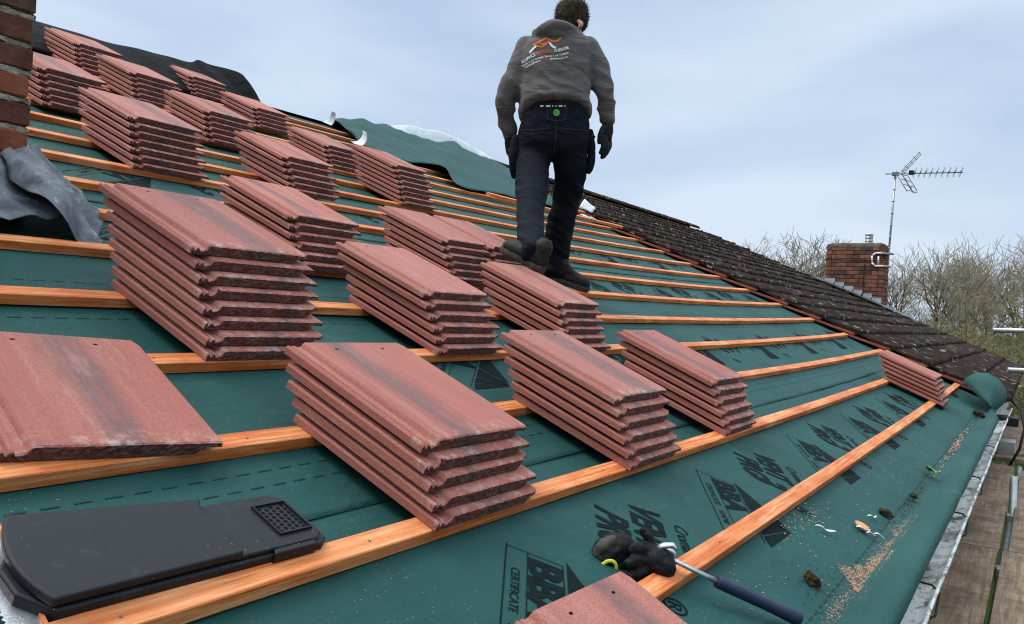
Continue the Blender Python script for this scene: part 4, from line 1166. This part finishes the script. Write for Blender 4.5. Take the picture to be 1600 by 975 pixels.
# ---------------------------------------------------------------- scaffold
def board(x0, x1, y0, y1, z1, label, rot=None, th=.038):
    mb = MB(); rows = []; n_ = 24
    for i in range(n_+1):
        x = x0 + (x1-x0)*i/n_; wob = .003*nz((x*3, y0*5, 0), 1); zb = .003*nz((x*1.5, y0*7, 4), 1); b = .004
        rows.append([Vector((x, y0+wob, z1-th+zb)), Vector((x, y0+wob, z1-b+zb)), Vector((x, y0+b+wob, z1+zb)), Vector((x, y1-b+wob, z1+zb)), Vector((x, y1+wob, z1-b+zb)), Vector((x, y1+wob, z1-th+zb))])
    mb.grid(rows, smooth=False, closed=True); mb.add(rows[0], [range(6)]); mb.add(rows[-1], [range(6)])
    return tag(mb.build('scaffold_board', M['board']), label, 'scaffold board', 'grey scaffold boards beside the gutter')
board(.9, 5.22, -.262, -.474, -.6, 'near scaffold board right beside the gutter')
board(5.235, 8.62, -.262, -.478, -.6, 'second scaffold board along beside the gutter, beyond the first joint')
board(.9, 5.22, -.505, -.725, -.6, 'near outer scaffold board at the bottom right corner')
board(5.24, 8.4, -.535, -.755, -.602, 'outer scaffold board past the joint, beside the steel upright')
board(8.75, 8.97, -.05, -1.0, -.555, 'short crosswise scaffold board past the second board')
board(9.5, 13.2, -.20, -.62, -.60, 'far mossy scaffold board below the end of the gutter')
def tubeobj(pts, r, label, name='scaffold_tube'):
    mb = MB(); mb.tube(pts, r, 16); o = mb.build(name, M['steel'])
    add_mod(o, 'SOLIDIFY', thickness=.004)
    return tag(o, label, 'scaffold tube', 'steel scaffold tubes')
tubeobj([(6.6, -.515, GZ), (6.62, -.512, -.40)], .0242, 'steel scaffold upright standing in the gap between the boards')
tubeobj([(9.48, -.22, .60), (9.8, -.9, .62), (10.3, -1.8, .64)], .0242, 'upper steel scaffold tube entering at the right edge before the trees')
tubeobj([(8.99, -.38, .235), (9.25, -1.0, .24), (9.6, -1.8, .25)], .0242, 'lower steel scaffold tube at the right edge over the old eaves')
for x, wd_ in ((3.3, 'nearest'), (5.05, 'middle'), (8.3, 'farthest')):
    tubeobj([(x, .1, -.67), (x+.02, -1.4, -.67)], .0242, f'{wd_} cross tube carrying the scaffold boards')
tubeobj([(.5, -.50, -.72), (9.4, -.505, -.72)], .0242, 'long ledger tube running below the gap between the boards')
ledger = [q for q in bpy.data.objects if q.get('label', '').startswith('long ledger')][0]
for x, w_ in ((5.05, .04), (8.3, .04), (6.6, .045)):
    mb = MB(); mb.box(x-w_, x+w_, -.55, -.472, -.738, -.65); add_mod(mb.build('coupler', M['steel'], ledger), 'BEVEL', width=.012, segments=2)
mb = MB(); mb.box(9.05, 9.30, -.47, -.33, -.60, -.44); o = mb.build('concrete_block', M['steel']); add_mod(o, 'BEVEL', width=.008, segments=2); tag(o, 'pale grey block on the boards below the gutter end', 'block')
# ---------------------------------------------------------------- roofer
OM = W(4.143, 1.821, .026); K = .00367
DB = 0.0                                      # how much nearer than the right boot the body stands
def q_(px, py, dep=0.0): return CAMC + (CR*((px-800)/1288.7) + CU*((487.5-py)/1288.7) + CF)*(4.727 + dep + DB)
def sc(dep): return (4.727 + dep + DB)/4.727
def ellip(rings, n=28):
    """closed loft; ring = (px, py, dep, half width, half depth in m, arch)"""
    R_ = spline(rings, 4); rows = []
    for px, py, dep, rw, rd, ar in R_:
        c = q_(px, py, dep); row = []
        for k in range(n):
            a = 2*PI*k/n; s_, c_ = math.sin(a), math.cos(a)
            e = 2.4
            x = math.copysign(abs(c_)**(2/e), c_); y = math.copysign(abs(s_)**(2/e), s_)
            row.append(c + CR*(rw*K*sc(dep)*x) + CF*(rd*sc(dep)*y) + CU*(ar*K*max(0, -y)))
        rows.append(row)
    mb = MB(); mb.grid(rows, closed=True); m_ = len(rows)-1
    for base, r in ((0, rows[0]), (m_*n, rows[-1])):
        mb.v.append(sum(r, Vector())/n); ci = len(mb.v)-1
        for k in range(n): mb.f.append([base+k, base+(k+1) % n, ci]); mb.mi.append(0); mb.sm.append(True)
    return mb
def rtube(mb, pts, n=14):
    P_ = spline([(*q_(*p[:3]), p[3]*K*sc(p[2])) for p in pts], 4); pp = [Vector(p[:3]) for p in P_]; rr = [p[3] for p in P_]
    d0 = (pp[0]-pp[1]).normalized(); d1 = (pp[-1]-pp[-2]).normalized()
    pp = [pp[0]+d0*rr[0]*.8, pp[0]+d0*rr[0]*.45] + pp + [pp[-1]+d1*rr[-1]*.4, pp[-1]+d1*rr[-1]*.7]; rr = [rr[0]*.5, rr[0]*.88] + rr + [rr[-1]*.88, rr[-1]*.5]
    mb.tube(pp, rr, n)
def join(*mbs):
    o = MB()
    for m_ in mbs:
        b = len(o.v); o.v += m_.v; o.f += [[b+i for i in f] for f in m_.f]; o.mi += m_.mi; o.sm += m_.sm
    return o
man = None
def skinmesh(mb, name, mat, voxel, sm, parent, fold=None):
    mb.v = [p - OM for p in mb.v]
    o = mb.build(name, mat, parent)
    add_mod(o, 'REMESH', mode='VOXEL', voxel_size=voxel); add_mod(o, 'SMOOTH', factor=.5, iterations=sm); bake(o)
    me = o.data
    if fold:
        nn = [v.normal.copy() for v in me.vertices]
        for v, d in zip(me.vertices, nn): v.co += d*fold(v.co)
    me.polygons.foreach_set('use_smooth', [True]*len(me.polygons))
    if not me.materials: me.materials.append(mat)
    return o
MP = Matrix.Translation(-OM)
DB = -.25
# body: head, neck, trunk, arms and legs in one skin (mostly inside the clothes)
body = ellip([(893, 5, .10, 10, .04, 0), (893, 9, .10, 17, .075, 0), (893, 17, .10, 22, .095, 0), (893, 27, .11, 23.5, .10, 0), (893, 37, .115, 22, .098, 0), (891, 47, .115, 17, .085, 0), (888, 57, .10, 14, .07, 0), (880, 66, .06, 17, .07, 0)])
trunk = ellip([(878, 58, .05, 16, .06, 0), (871, 72, .05, 40, .08, 0), (868, 100, .04, 48, .10, 0), (867, 150, .02, 44, .10, 0), (866, 200, .01, 42, .10, 0), (865, 234, .01, 32, .06, 0)])
rtube(trunk, [(824, 78, .05, 15), (811, 110, .03, 13), (795, 145, .02, 12), (792, 178, .06, 10), (796, 210, .09, 8), (798, 235, .1, 7)])
rtube(trunk, [(918, 76, .05, 15), (931, 100, .04, 13), (939, 130, .02, 12), (945, 158, .02, 10), (949, 188, .03, 8), (947, 212, .03, 7)])
rtube(trunk, [(839, 228, .0, 15), (833, 258, -.03, 14), (830, 312, -.24, 12), (829, 350, -.42, 11), (833, 400, -.70, 9)])
rtube(trunk, [(887, 228, .0, 15), (889, 258, .03, 14), (884, 310, .14, 12), (875, 360, .19, 11), (867, 430, .25, 9)])
face = MB()
rtube(face, [(903, 33, .19, 4), (906, 38, .215, 5), (904, 42, .20, 4)])       # nose and chin point away from the viewer
rtube(face, [(893, 50, .18, 8), (897, 54, .19, 7)])
rtube(face, [(905, 34, .035, 3.2), (908.5, 38, .025, 3.6), (906, 43.5, .035, 2.8)])   # ear
rtube(face, [(872, 34, .10, 3.2), (869.5, 38, .09, 3.4), (872, 44, .10, 2.6)])
man = None
mbb = join(body, trunk, face)
man = mbb.build('person', M['skin'])
man.matrix_world = Matrix.Translation(OM)
for v in man.data.vertices: v.co -= OM
add_mod(man, 'REMESH', mode='VOXEL', voxel_size=.009); add_mod(man, 'SMOOTH', factor=.5, iterations=4); bake(man)
man.data.polygons.foreach_set('use_smooth', [True]*len(man.data.polygons))
if not man.data.materials: man.data.materials.append(M['skin'])
tag(man, 'roofer in a charcoal hoodie and navy work trousers walking up the roof, back turned', 'person')
# hair: short, brushed up
hb = ellip([(892, 2.5, .095, 9, .04, 0), (893, 6, .095, 18, .08, 0), (893.5, 14, .095, 24, .103, 0), (893.5, 24, .10, 26, .108, 0), (893.5, 34, .10, 25.5, .105, 0), (893, 42, .10, 23, .098, 0), (892, 49, .10, 18, .085, 0)])
hair = skinmesh(hb, 'hair', M['hair'], .006, 2, man, lambda p: .004*nz((p.x*55, p.y*55, p.z*22), 1) + .003*nz((p.x*120, p.y*120, p.z*40), 1))
rnd = random.Random(6); mb = MB(); cen = q_(893, 28, .10) - OM
src = hair.data.vertices
for _ in range(2600):
    v = src[rnd.randrange(len(src))]
    d = (v.co - cen).normalized(); dirn = (v.normal*.45 + CU*.55*rnd.uniform(-.2, 1) + CR*rnd.uniform(-.5, .5)).normalized()
    L_ = rnd.uniform(.008, .020); w_ = d.cross(dirn).normalized()*.0011
    mb.add([v.co - w_, v.co + w_, v.co + dirn*L_], [(0, 1, 2)])
ho = mb.build('hair_strands', M['hair'], hair, fix=False)
ear = MB(); rtube(ear, [(904, 33.5, .010, 3.4), (908, 37, .0, 3.8), (906.5, 41, .0, 3.4), (904.5, 45, .012, 2.6)])
ear = skinmesh(ear, 'ear', M['skin'], .0035, 2, man)
# hoodie
hd = ellip([(878, 50, .05, 28, .085, 0), (873, 60, .05, 43, .105, 0), (870, 72, .045, 54, .125, 0), (868, 90, .04, 57.5, .138, 0), (867, 115, .03, 56.5, .142, 0), (866, 140, .02, 56, .142, 0),
            (866, 160, .01, 56, .142, 6), (867, 174, .0, 55.5, .145, 18), (868, 184, .0, 54.5, .142, 26), (868, 188, .0, 53, .135, 27)])
rtube(hd, [(826, 78, .05, 22), (811, 110, .03, 19.5), (793.5, 146, .02, 17.5), (789.5, 178, .06, 14), (795, 204, .09, 11.5)])
rtube(hd, [(917, 76, .05, 20.5), (931, 100, .04, 19), (940, 130, .02, 17), (946, 157, .02, 13.5), (949, 174, .03, 12.5), (949.5, 187, .03, 9.5)])
rtube(hd, [(836, 55, -.01, 6), (848, 48, -.055, 9), (866, 41, -.07, 11), (885, 44, -.05, 9.5), (900, 49, .02, 6)])
rtube(hd, [(837, 52, -.01, 7), (850, 55, .10, 9), (880, 58, .17, 9), (903, 48, .03, 7)])
rtube(hd, [(850, 53, -.045, 9), (868, 51, -.06, 11), (888, 53, -.045, 8)])
def hoodfold(p):
    w_ = p + OM
    z = (p.dot(CU))/K                      # height in sketch units above the boot
    f = nz((p.dot(CR)*6.5, p.dot(CF)*6, z*.045 + p.dot(CR)*6), 1)
    low = max(.25, min(1, (345-z)/60)); arm = 1.0 if abs(p.dot(CR)/K + 18) > 62 else .75
    r = .0105*low*(1-abs(f)*2.8) + .008*arm*nz((p.dot(CR)*8, p.dot(CF)*8, z*.06 + p.dot(CR)*10), 1)
    return r
hoodie = skinmesh(hd, 'hoodie', M['hoodie'], .0085, 4, man, hoodfold)
# ribbed cuffs and hem as their own pieces
for pts, nm in (([(795.5, 203, .09, 12), (796.5, 212, .095, 10.5)], 'cuff'), ([(949.5, 180, .03, 11.2), (949.3, 190, .03, 9.6)], 'cuff')):
    mb = MB(); rtube(mb, pts); skinmesh(mb, nm, M['hoodie'], .005, 1, hoodie)
# trousers
tr = ellip([(869, 160, .0, 48, .118, 0), (868, 176, .0, 51, .125, 0), (866, 200, .0, 54.5, .132, 0), (864, 225, .0, 56, .13, 0), (862.5, 242, .0, 52, .105, 0), (862.5, 249, .0, 40, .08, 0)])
rtube(tr, [(836.5, 230, .0, 26.5), (833, 258, -.03, 26.3), (831, 290, -.14, 25), (829.5, 314, -.26, 22.5), (828, 340, -.38, 20), (829, 366, -.54, 20), (832, 394, -.70, 19.5)])
rtube(tr, [(889, 230, .0, 26.5), (891.5, 258, .02, 26.3), (889.5, 285, .09, 24), (885, 314, .14, 21), (878, 340, .17, 20.5), (873, 366, .20, 20), (870, 402, .24, 18), (866.5, 427, .25, 17.5)])
def trfold(p):
    z = (p.dot(CU))/K
    kn = 1.0 if z < 150 else .45
    return .008*kn*(1-2.2*abs(nz((p.dot(CR)*6, p.dot(CF)*6, z*.055 + p.dot(CR)*9), 1))) + .003*nz((p.x*20, p.y*20, p.z*20), 1)
trou = skinmesh(tr, 'trousers', M['denim'], .0085, 7, man, trfold)
# boots
def boot(heel, fwd, up, parent, name='boot'):
    fwd = fwd.normalized(); up = (up - fwd*up.dot(fwd)).normalized(); sd_ = up.cross(fwd)
    B_ = Matrix((fwd, sd_, up)).transposed().to_4x4(); B_.translation = heel - OM
    def loc(tubes, voxel, clamp, nm, mat):
        mb = MB()
        for pts in tubes:
            P_ = spline(pts, 4); pp = [Vector(p[:3]) for p in P_]; rr = [p[3] for p in P_]
            d0 = (pp[0]-pp[1]).normalized(); d1 = (pp[-1]-pp[-2]).normalized()
            mb.tube([pp[0]+d0*rr[0]*.7] + pp + [pp[-1]+d1*rr[-1]*.7], [rr[0]*.55] + rr + [rr[-1]*.55], 14)
        o = mb.build(nm, mat, parent, B_)
        add_mod(o, 'REMESH', mode='VOXEL', voxel_size=voxel); add_mod(o, 'SMOOTH', factor=.5, iterations=3); bake(o)
        for v in o.data.vertices:
            v.co.z = max(clamp[0], min(clamp[1], v.co.z)); v.co += v.normal*.0022*nz(v.co, 45, 2)
        o.data.polygons.foreach_set('use_smooth', [True]*len(o.data.polygons))
        if not o.data.materials: o.data.materials.append(mat)
        return o
    L_ = .285
    b = loc([[(.040, 0, .048, .040), (.11, 0, .050, .041), (.19, 0, .044, .046), (L_-.045, 0, .040, .040)], [(.055, 0, .06, .042), (.055, 0, .10, .043), (.055, 0, .12, .043)], [(.06, 0, .10, .040), (.14, 0, .062, .036)]], .006, (.026, .2), name, M['boot'])
    s_ = loc([[(.040, 0, .02, .043), (.11, 0, .02, .040), (.19, 0, .02, .050), (L_-.045, 0, .02, .045)]], .006, (0, .030), 'sole', M['sole'])
    s_.parent = b; s_.matrix_local = Matrix.Identity(4)
    return b
rn_ = Vector((0, -SP, CP))
def onroof(p, n):
    v = p.y*CP + p.z*SP; return W(p.x, v, n)
DB = 0.0
f1 = (CR*.25 + CF*.09 - CU*.05).normalized(); h1 = onroof(q_(866.5, 439, .0) - f1*.055, .026); t1 = onroof(h1 + f1*.285, .026)
boot(h1, t1-h1, rn_, man)
f2 = (CR*-.20 + CF*.15).normalized(); h2 = W(3.225, 1.47, .193); t2 = W(3.245, 1.70, .193)
boot(h2, t2-h2, rn_, man)
DB = -.25
# gloves
gl = MB()
rtube(gl, [(949.5, 188, .03, 8), (949, 203, .03, 9.5), (947, 217, .03, 9)])
for d_, pts in ((.075, [(951, 215), (952, 229), (946, 240)]), (.045, [(949, 217), (950, 233), (943, 245)]), (.015, [(946, 217), (946.5, 233), (940.5, 246)]), (-.01, [(943, 215), (943, 228), (938.5, 239)])):
    rtube(gl, [(*p, d_*.6, r) for p, r in zip(pts, (4.6, 4.2, 3.4))])
rtube(gl, [(943, 200, .0, 5), (938, 211, -.02, 4.4), (936.5, 223, -.02, 3.6)])
skinmesh(gl, 'glove', M['glove'], .004, 2, man, lambda p: .0012*nz(p, 60, 1))
mb = MB(); mb.tube([q_(949.4, 189.5, .03), q_(949.4, 191, .03)], 9.2*K, 14); mb.build('glove_trim', M['yellow'], man, MP)
gl = MB()
rtube(gl, [(796.5, 210, .09, 8.5), (797.5, 225, .10, 9), (799, 238, .10, 8.5)])
for d_, x in ((.06, 0), (.09, 1.5), (.12, 3), (.145, 4.5)):
    rtube(gl, [(797+x, 236, d_, 4.4), (799+x, 250, d_, 4.1), (802+x, 263, d_, 3.3)])
rtube(gl, [(802, 222, .06, 5), (806, 234, .05, 4.3), (807, 244, .05, 3.6)])
skinmesh(gl, 'glove', M['glove'], .004, 2, man, lambda p: .0012*nz(p, 60, 1))
# holster pouches hanging at the hips
for pts in ([(806, 216, -.01, 7), (804, 240, -.02, 8), (803, 262, -.01, 7.5), (804, 276, .0, 5)], [(922, 206, .0, 5.5), (924, 232, .0, 6.5), (923, 258, .0, 6), (919, 268, .0, 5)]):
    mb = MB(); rtube(mb, pts); skinmesh(mb, 'tool_pouch', M['denim'], .005, 2, man, lambda p: .002*nz(p, 40, 5))
mb = MB()
for z in (212, 224, 236): rtube(mb, [(925, z, -.01, 3.0), (929, z+2, -.01, 2.2)])
skinmesh(mb, 'belt_clip', M['black'], .004, 1, man)

# printing on the clothes: flat outlines laid onto the cloth surface
def onto(obj, shapes, name, mat, parent, off=.0025):
    me = obj.data; bvh = BVHTree.FromPolygons([v.co for v in me.vertices], [p.vertices[:] for p in me.polygons])
    mb = MB()
    for vs, fs in shapes:
        P_ = []
        for x, y in vs:
            o_ = q_(x, y, -1.2) - OM; dr = (q_(x, y, 0) - q_(x, y, -1.2)).normalized()
            h, n_, i_, d_ = bvh.ray_cast(o_, dr)
            P_.append((h - dr*off) if h else (o_ + dr*1.06))
        mb.add(P_, fs)
    return mb.build(name, mat, parent, fix=False)
def bend(geo, line, dy=0.0):
    """lay text (baseline along x) on a curved baseline given in sketch units"""
    L_ = spline(line, 8); acc = [0.0]
    for a, b in zip(L_[:-1], L_[1:]): acc.append(acc[-1] + math.dist(a, b))
    vs, fs = geo; out = []
    for x, y in vs:
        x_ = min(max(x, 0), acc[-1]-1e-4); i = 0
        while acc[i+1] < x_: i += 1
        t_ = (x_-acc[i])/(acc[i+1]-acc[i]); a, b = L_[i], L_[i+1]
        dx, dy_ = (b[0]-a[0]), (b[1]-a[1]); l_ = math.hypot(dx, dy_); dx /= l_; dy_ /= l_
        out.append((a[0]+(b[0]-a[0])*t_ + dy_*y, a[1]+(b[1]-a[1])*t_ - dx*y))
    return out, fs
def fit(txt, size, width, off=.0):
    vs, fs = textgeo(txt, size, 0, off); w_ = max(v[0] for v in vs); return [(x*width/w_, y) for x, y in vs], fs
def shift(geo, dx): return [(x+dx, y) for x, y in geo[0]], geo[1]
l1 = [(816, 100), (829, 91), (845, 84), (862, 82), (876, 80), (889, 76)]
l2 = [(815.5, 105), (829, 97.5), (845, 91), (862, 88.5), (876, 87), (889.5, 83)]
l3 = [(821, 107), (832, 100.5), (845, 95.5), (862, 93), (876, 92.5), (889.5, 89)]
onto(hoodie, [bend(fit('ALLIANCE', 7.2, 25, .12), l1), bend(shift(fit('CHESHIRE', 6.6, 25, .1), 54), l1)], 'print', M['white'], hoodie)
onto(hoodie, [bend(shift(fit('ROOFING', 7.2, 25, .1), 27), l1)], 'print', M['orange'], hoodie)
onto(hoodie, [bend(fit('Quality is our Strength, Service is our Tradition', 4.6, 77, .06), l2)], 'print', M['white'], hoodie)
onto(hoodie, [bend(fit('www.alliance', 4.4, 26, .06), l3), bend(shift(fit('cheshire.co.uk', 4.4, 29, .06), 41), l3)], 'print', M['white'], hoodie)
onto(hoodie, [bend(shift(fit('roofing', 4.4, 13, .05), 27), l3), bend(fit('Tel:', 4.6, 7, .05), [(815, 112), (824, 107)])], 'print', M['redprint'], hoodie)
def band(poly, w): return strokes_px(poly, w)
def strokes_px(poly, w):
    vs, fs = [], []
    P_ = spline(poly, 4)
    for i, p in enumerate(P_):
        a = P_[max(i-1, 0)]; b = P_[min(i+1, len(P_)-1)]; d = Vector((b[0]-a[0], b[1]-a[1])).normalized(); ww = w*(1 if 0 < i < len(P_)-1 else .35)
        vs += [(p[0]-d.y*ww/2, p[1]+d.x*ww/2), (p[0]+d.y*ww/2, p[1]-d.x*ww/2)]
    fs = [[2*i, 2*i+1, 2*i+3, 2*i+2] for i in range(len(P_)-1)]
    return vs, fs
onto(hoodie, [band([(832, 70), (841, 66), (851, 60.5), (854, 59.5)], 3.0), band([(854, 59.5), (860, 63), (866, 64.5), (872, 63), (877, 58.5)], 2.6), band([(833, 70), (841, 72), (847, 73.5)], 2.4), band([(847, 73.5), (853, 68.5), (858, 64)], 2.6), band([(842, 67), (848, 69.5), (853, 67)], 1.8)], 'print', M['orange'], hoodie)
onto(hoodie, [band([(838, 71.5), (833, 76), (827, 83)], 3.0), band([(858, 66), (863, 72), (869, 75)], 3.2)], 'print', M['white'], hoodie)
circ = lambda cx, cy, r, n=18: ([(cx + r*math.cos(2*PI*i/n), cy + r*1.05*math.sin(2*PI*i/n)) for i in range(n)], [list(range(n))])
onto(trou, [circ(869.5, 176, 4.9)], 'badge', M['green'], trou, .006)
onto(trou, [band([(866.5, 174), (868, 177.5), (871, 178), (872.5, 174.5)], 1.1), band([(867.5, 173.5), (869, 175), (871, 173)], .9)], 'badge_mark', M['denim'], trou, .0075)
onto(trou, [fit_ for fit_ in [bend(fit('DEWALT', 5.2, 42, .1), [(843, 168.5), (858, 166.5), (872, 166), (886, 167)])]], 'waistband_lettering', M['white'], trou, .005) if False else None
onto(trou, [strokes_px([(856, 169), (855.5, 178), (855, 187)], .7), strokes_px([(855, 187), (870, 188), (884, 187)], .8), strokes_px([(884, 187), (884.5, 178), (885, 169)], .7), strokes_px([(815, 203), (835, 202), (858, 201)], .8), strokes_px([(879, 201), (900, 202), (918, 204)], .8), strokes_px([(869, 189), (868, 215), (865, 245)], .8)], 'stitching', M['sole'], trou, .004)
onto(hoodie, [strokes_px([(814, 190), (819, 180), (826, 172.5)], 1.7), strokes_px([(815, 184), (820, 176.5), (826, 170.5)], 1.2)], 'strap', M['strap'], man, .010)
mb = MB()
for (a, b) in ((844, 849), (853, 860), (863, 864.5), (868, 869.5), (873, 879), (882, 883.5)):
    mb.add([q_(a, 164.5, -.155)-OM, q_(b, 164.2, -.155)-OM, q_(b, 167, -.152)-OM, q_(a, 167, -.152)-OM], [(0,1,2,3)])
mb.build('waistband_lettering', M['white'], man, fix=False)

# ---------------------------------------------------------------- bare trees and scrub
def tree(x, y, h, spread, seed, label, trunk_h=.28, r0=.17, levels=5, lean=0.0, twigs=1.0, fine=.014):
    rnd = random.Random(seed); base = Vector((x, y, GZ-.1))
    root = empty('bare_tree', base); tag(root, label, 'tree', 'bare winter trees beyond the roof')
    tm, cm = MB(), MB()
    def tb(mb, a, b, ra, rb, n):
        if n == 8: pass
        d = (b-a).normalized(); u_ = d.orthogonal().normalized(); w_ = d.cross(u_); base_ = len(mb.v)
        for c, r in ((a, ra), (b, rb)):
            for k in range(n): mb.v.append(c + (u_*math.cos(2*PI*k/n) + w_*math.sin(2*PI*k/n))*r)
        for k in range(n): mb.f.append([base_+k, base_+(k+1) % n, base_+n+(k+1) % n, base_+n+k]); mb.mi.append(1 if n == 5 else 0); mb.sm.append(n > 3)
    def grow(p, d, L, r, lev):
        segs = 4 if lev < 3 else 3
        mb = tm if lev == 0 else cm; n = 8 if lev == 0 else (5 if lev < 3 else 3)
        r = max(r, .034 if lev == 1 else (.024 if lev == 2 else 0))
        for s in range(segs):
            d2 = (d + Vector((rnd.gauss(0, .13), rnd.gauss(0, .13), rnd.gauss(.03, .08)))*(1 if lev else .4)).normalized()
            p2 = p + d2*L/segs; r2 = r*(.90 if lev else .93)
            tb(mb, p, p2, r, r2, n)
            if lev < levels and (lev > 0 or s == segs-1) and (lev > 1 or s > 0):
                nb = 1 if lev else 5
                if lev >= 3 and rnd.random() < .12: nb = 0
                if lev == 1 and rnd.random() < .5: nb = 2
                for b in range(nb):
                    a = rnd.random()*2*PI; o_ = d2.orthogonal().normalized(); o_ = Matrix.Rotation(a, 3, d2) @ o_
                    ang = rnd.uniform(.35, .95) if lev else rnd.uniform(.3, .75)
                    nd = (d2*math.cos(ang) + o_*math.sin(ang)*spread + Vector((0, 0, .16))).normalized()
                    grow(p2, nd, L*rnd.uniform(.58, .80) if lev else h*rnd.uniform(.26, .36), max(r2*rnd.uniform(.52, .70), fine), lev+1)
            p, d, r = p2, d2, r2
        if lev == 0: grow(p, d, h*.30, r*.8, 1)
    grow(Vector((0, 0, 0)), Vector((lean, rnd.uniform(-.05, .05), 1)).normalized(), h*trunk_h, r0, 0)
    zt = max(v.z for v in cm.v); k_ = (h)/zt
    for v in cm.v + tm.v: v.z *= k_; v.x *= (.6+.4*k_); v.y *= (.6+.4*k_)
    tm.build('trunk', M['bark'], root, fix=False); cm.build('crown', [M['twig'], M['bark']], root, fix=False)
    return root
tree(50.2, 4.55, 8.9, 1.0, 3, 'bare tree with a forked trunk right of the far chimney', .40, .20)
tree(52.6, .75, 9.9, 1.0, 12, 'tallest bare tree at the right edge behind the upper scaffold tube', .38, .22)
tree(57.0, 2.3, 9.8, 1.0, 21, 'bare tree standing back between the forked tree and the tallest tree', .36, .2)
tree(53.0, 6.4, 8.7, .95, 33, 'bare tree closest to the right side of the far chimney', .36, .17)
tree(58.0, -1.2, 10.2, 1.0, 45, 'bare tree cut off by the right edge of the view', .36, .2)
tree(60.0, 4.2, 9.9, 1.0, 57, 'bare tree farthest back behind the forked tree', .34, .2)
tree(71.7, 17.4, 12.0, 1.05, 64, 'lone round bare tree seen over the old roof left of the far chimney', .42, .24, levels=6, fine=.026)
tree(47.5, 2.3, 7.0, .9, 71, 'smaller bare tree rising from the scrub left of the tallest tree', .30, .12)
mb = MB(); rnd = random.Random(17)
def scrub(x, y, rx, ry, h, n):
    for _ in range(n):
        a = rnd.random()*2*PI; r_ = math.sqrt(rnd.random()); px, py = x + rx*r_*math.cos(a), y + ry*r_*math.sin(a)
        top = h*(1 - .35*r_*r_)*(.75 + .3*nz((px*.5, py*.5, 3), 1)); z = GZ + top*(rnd.random()**.6)
        L_ = rnd.uniform(.2, .65); d = Vector((rnd.gauss(0, .5), rnd.gauss(0, .5), rnd.uniform(.2, 1))).normalized(); w_ = d.orthogonal().normalized()*rnd.uniform(.006, .016)
        p_ = Vector((px, py, z)); mb.add([p_ - w_, p_ + w_, p_ + d*L_], [(0, 1, 2)])
        if rnd.random() < .55:
            c = p_ + d*L_*rnd.random(); s = rnd.uniform(.03, .075); e1 = Vector((rnd.gauss(0, 1), rnd.gauss(0, 1), rnd.gauss(0, 1))).normalized()*s; e2 = e1.orthogonal().normalized()*s*.6
            mb.add([c - e1, c + e2, c + e1, c - e2], [(0, 1, 2, 3)])
for i in range(17):
    t_ = i/16; scrub(40 + 4*math.sin(i*1.7) - 6*t_, 7.0 - 11.0*t_ + rnd.uniform(-.4, .4), 1.9, 1.5, 5.4 - .9*t_ + rnd.uniform(-.8, .6), 3000)
for i in range(10): scrub(50 + rnd.uniform(-2, 2), 8.5 - 1.5*i, 2.2, 1.6, 5.9 + rnd.uniform(-.8, .8), 2600)
for i in range(6): scrub(27 + rnd.uniform(-1, 1), 1.5 - 1.4*i, 1.4, 1.2, 3.6 + rnd.uniform(-.3, .3), 1800)
tag(mb.build('scrub', M['shrub'], fix=False), 'olive brown tangle of leafless scrub under the trees', 'scrub', kind='stuff')
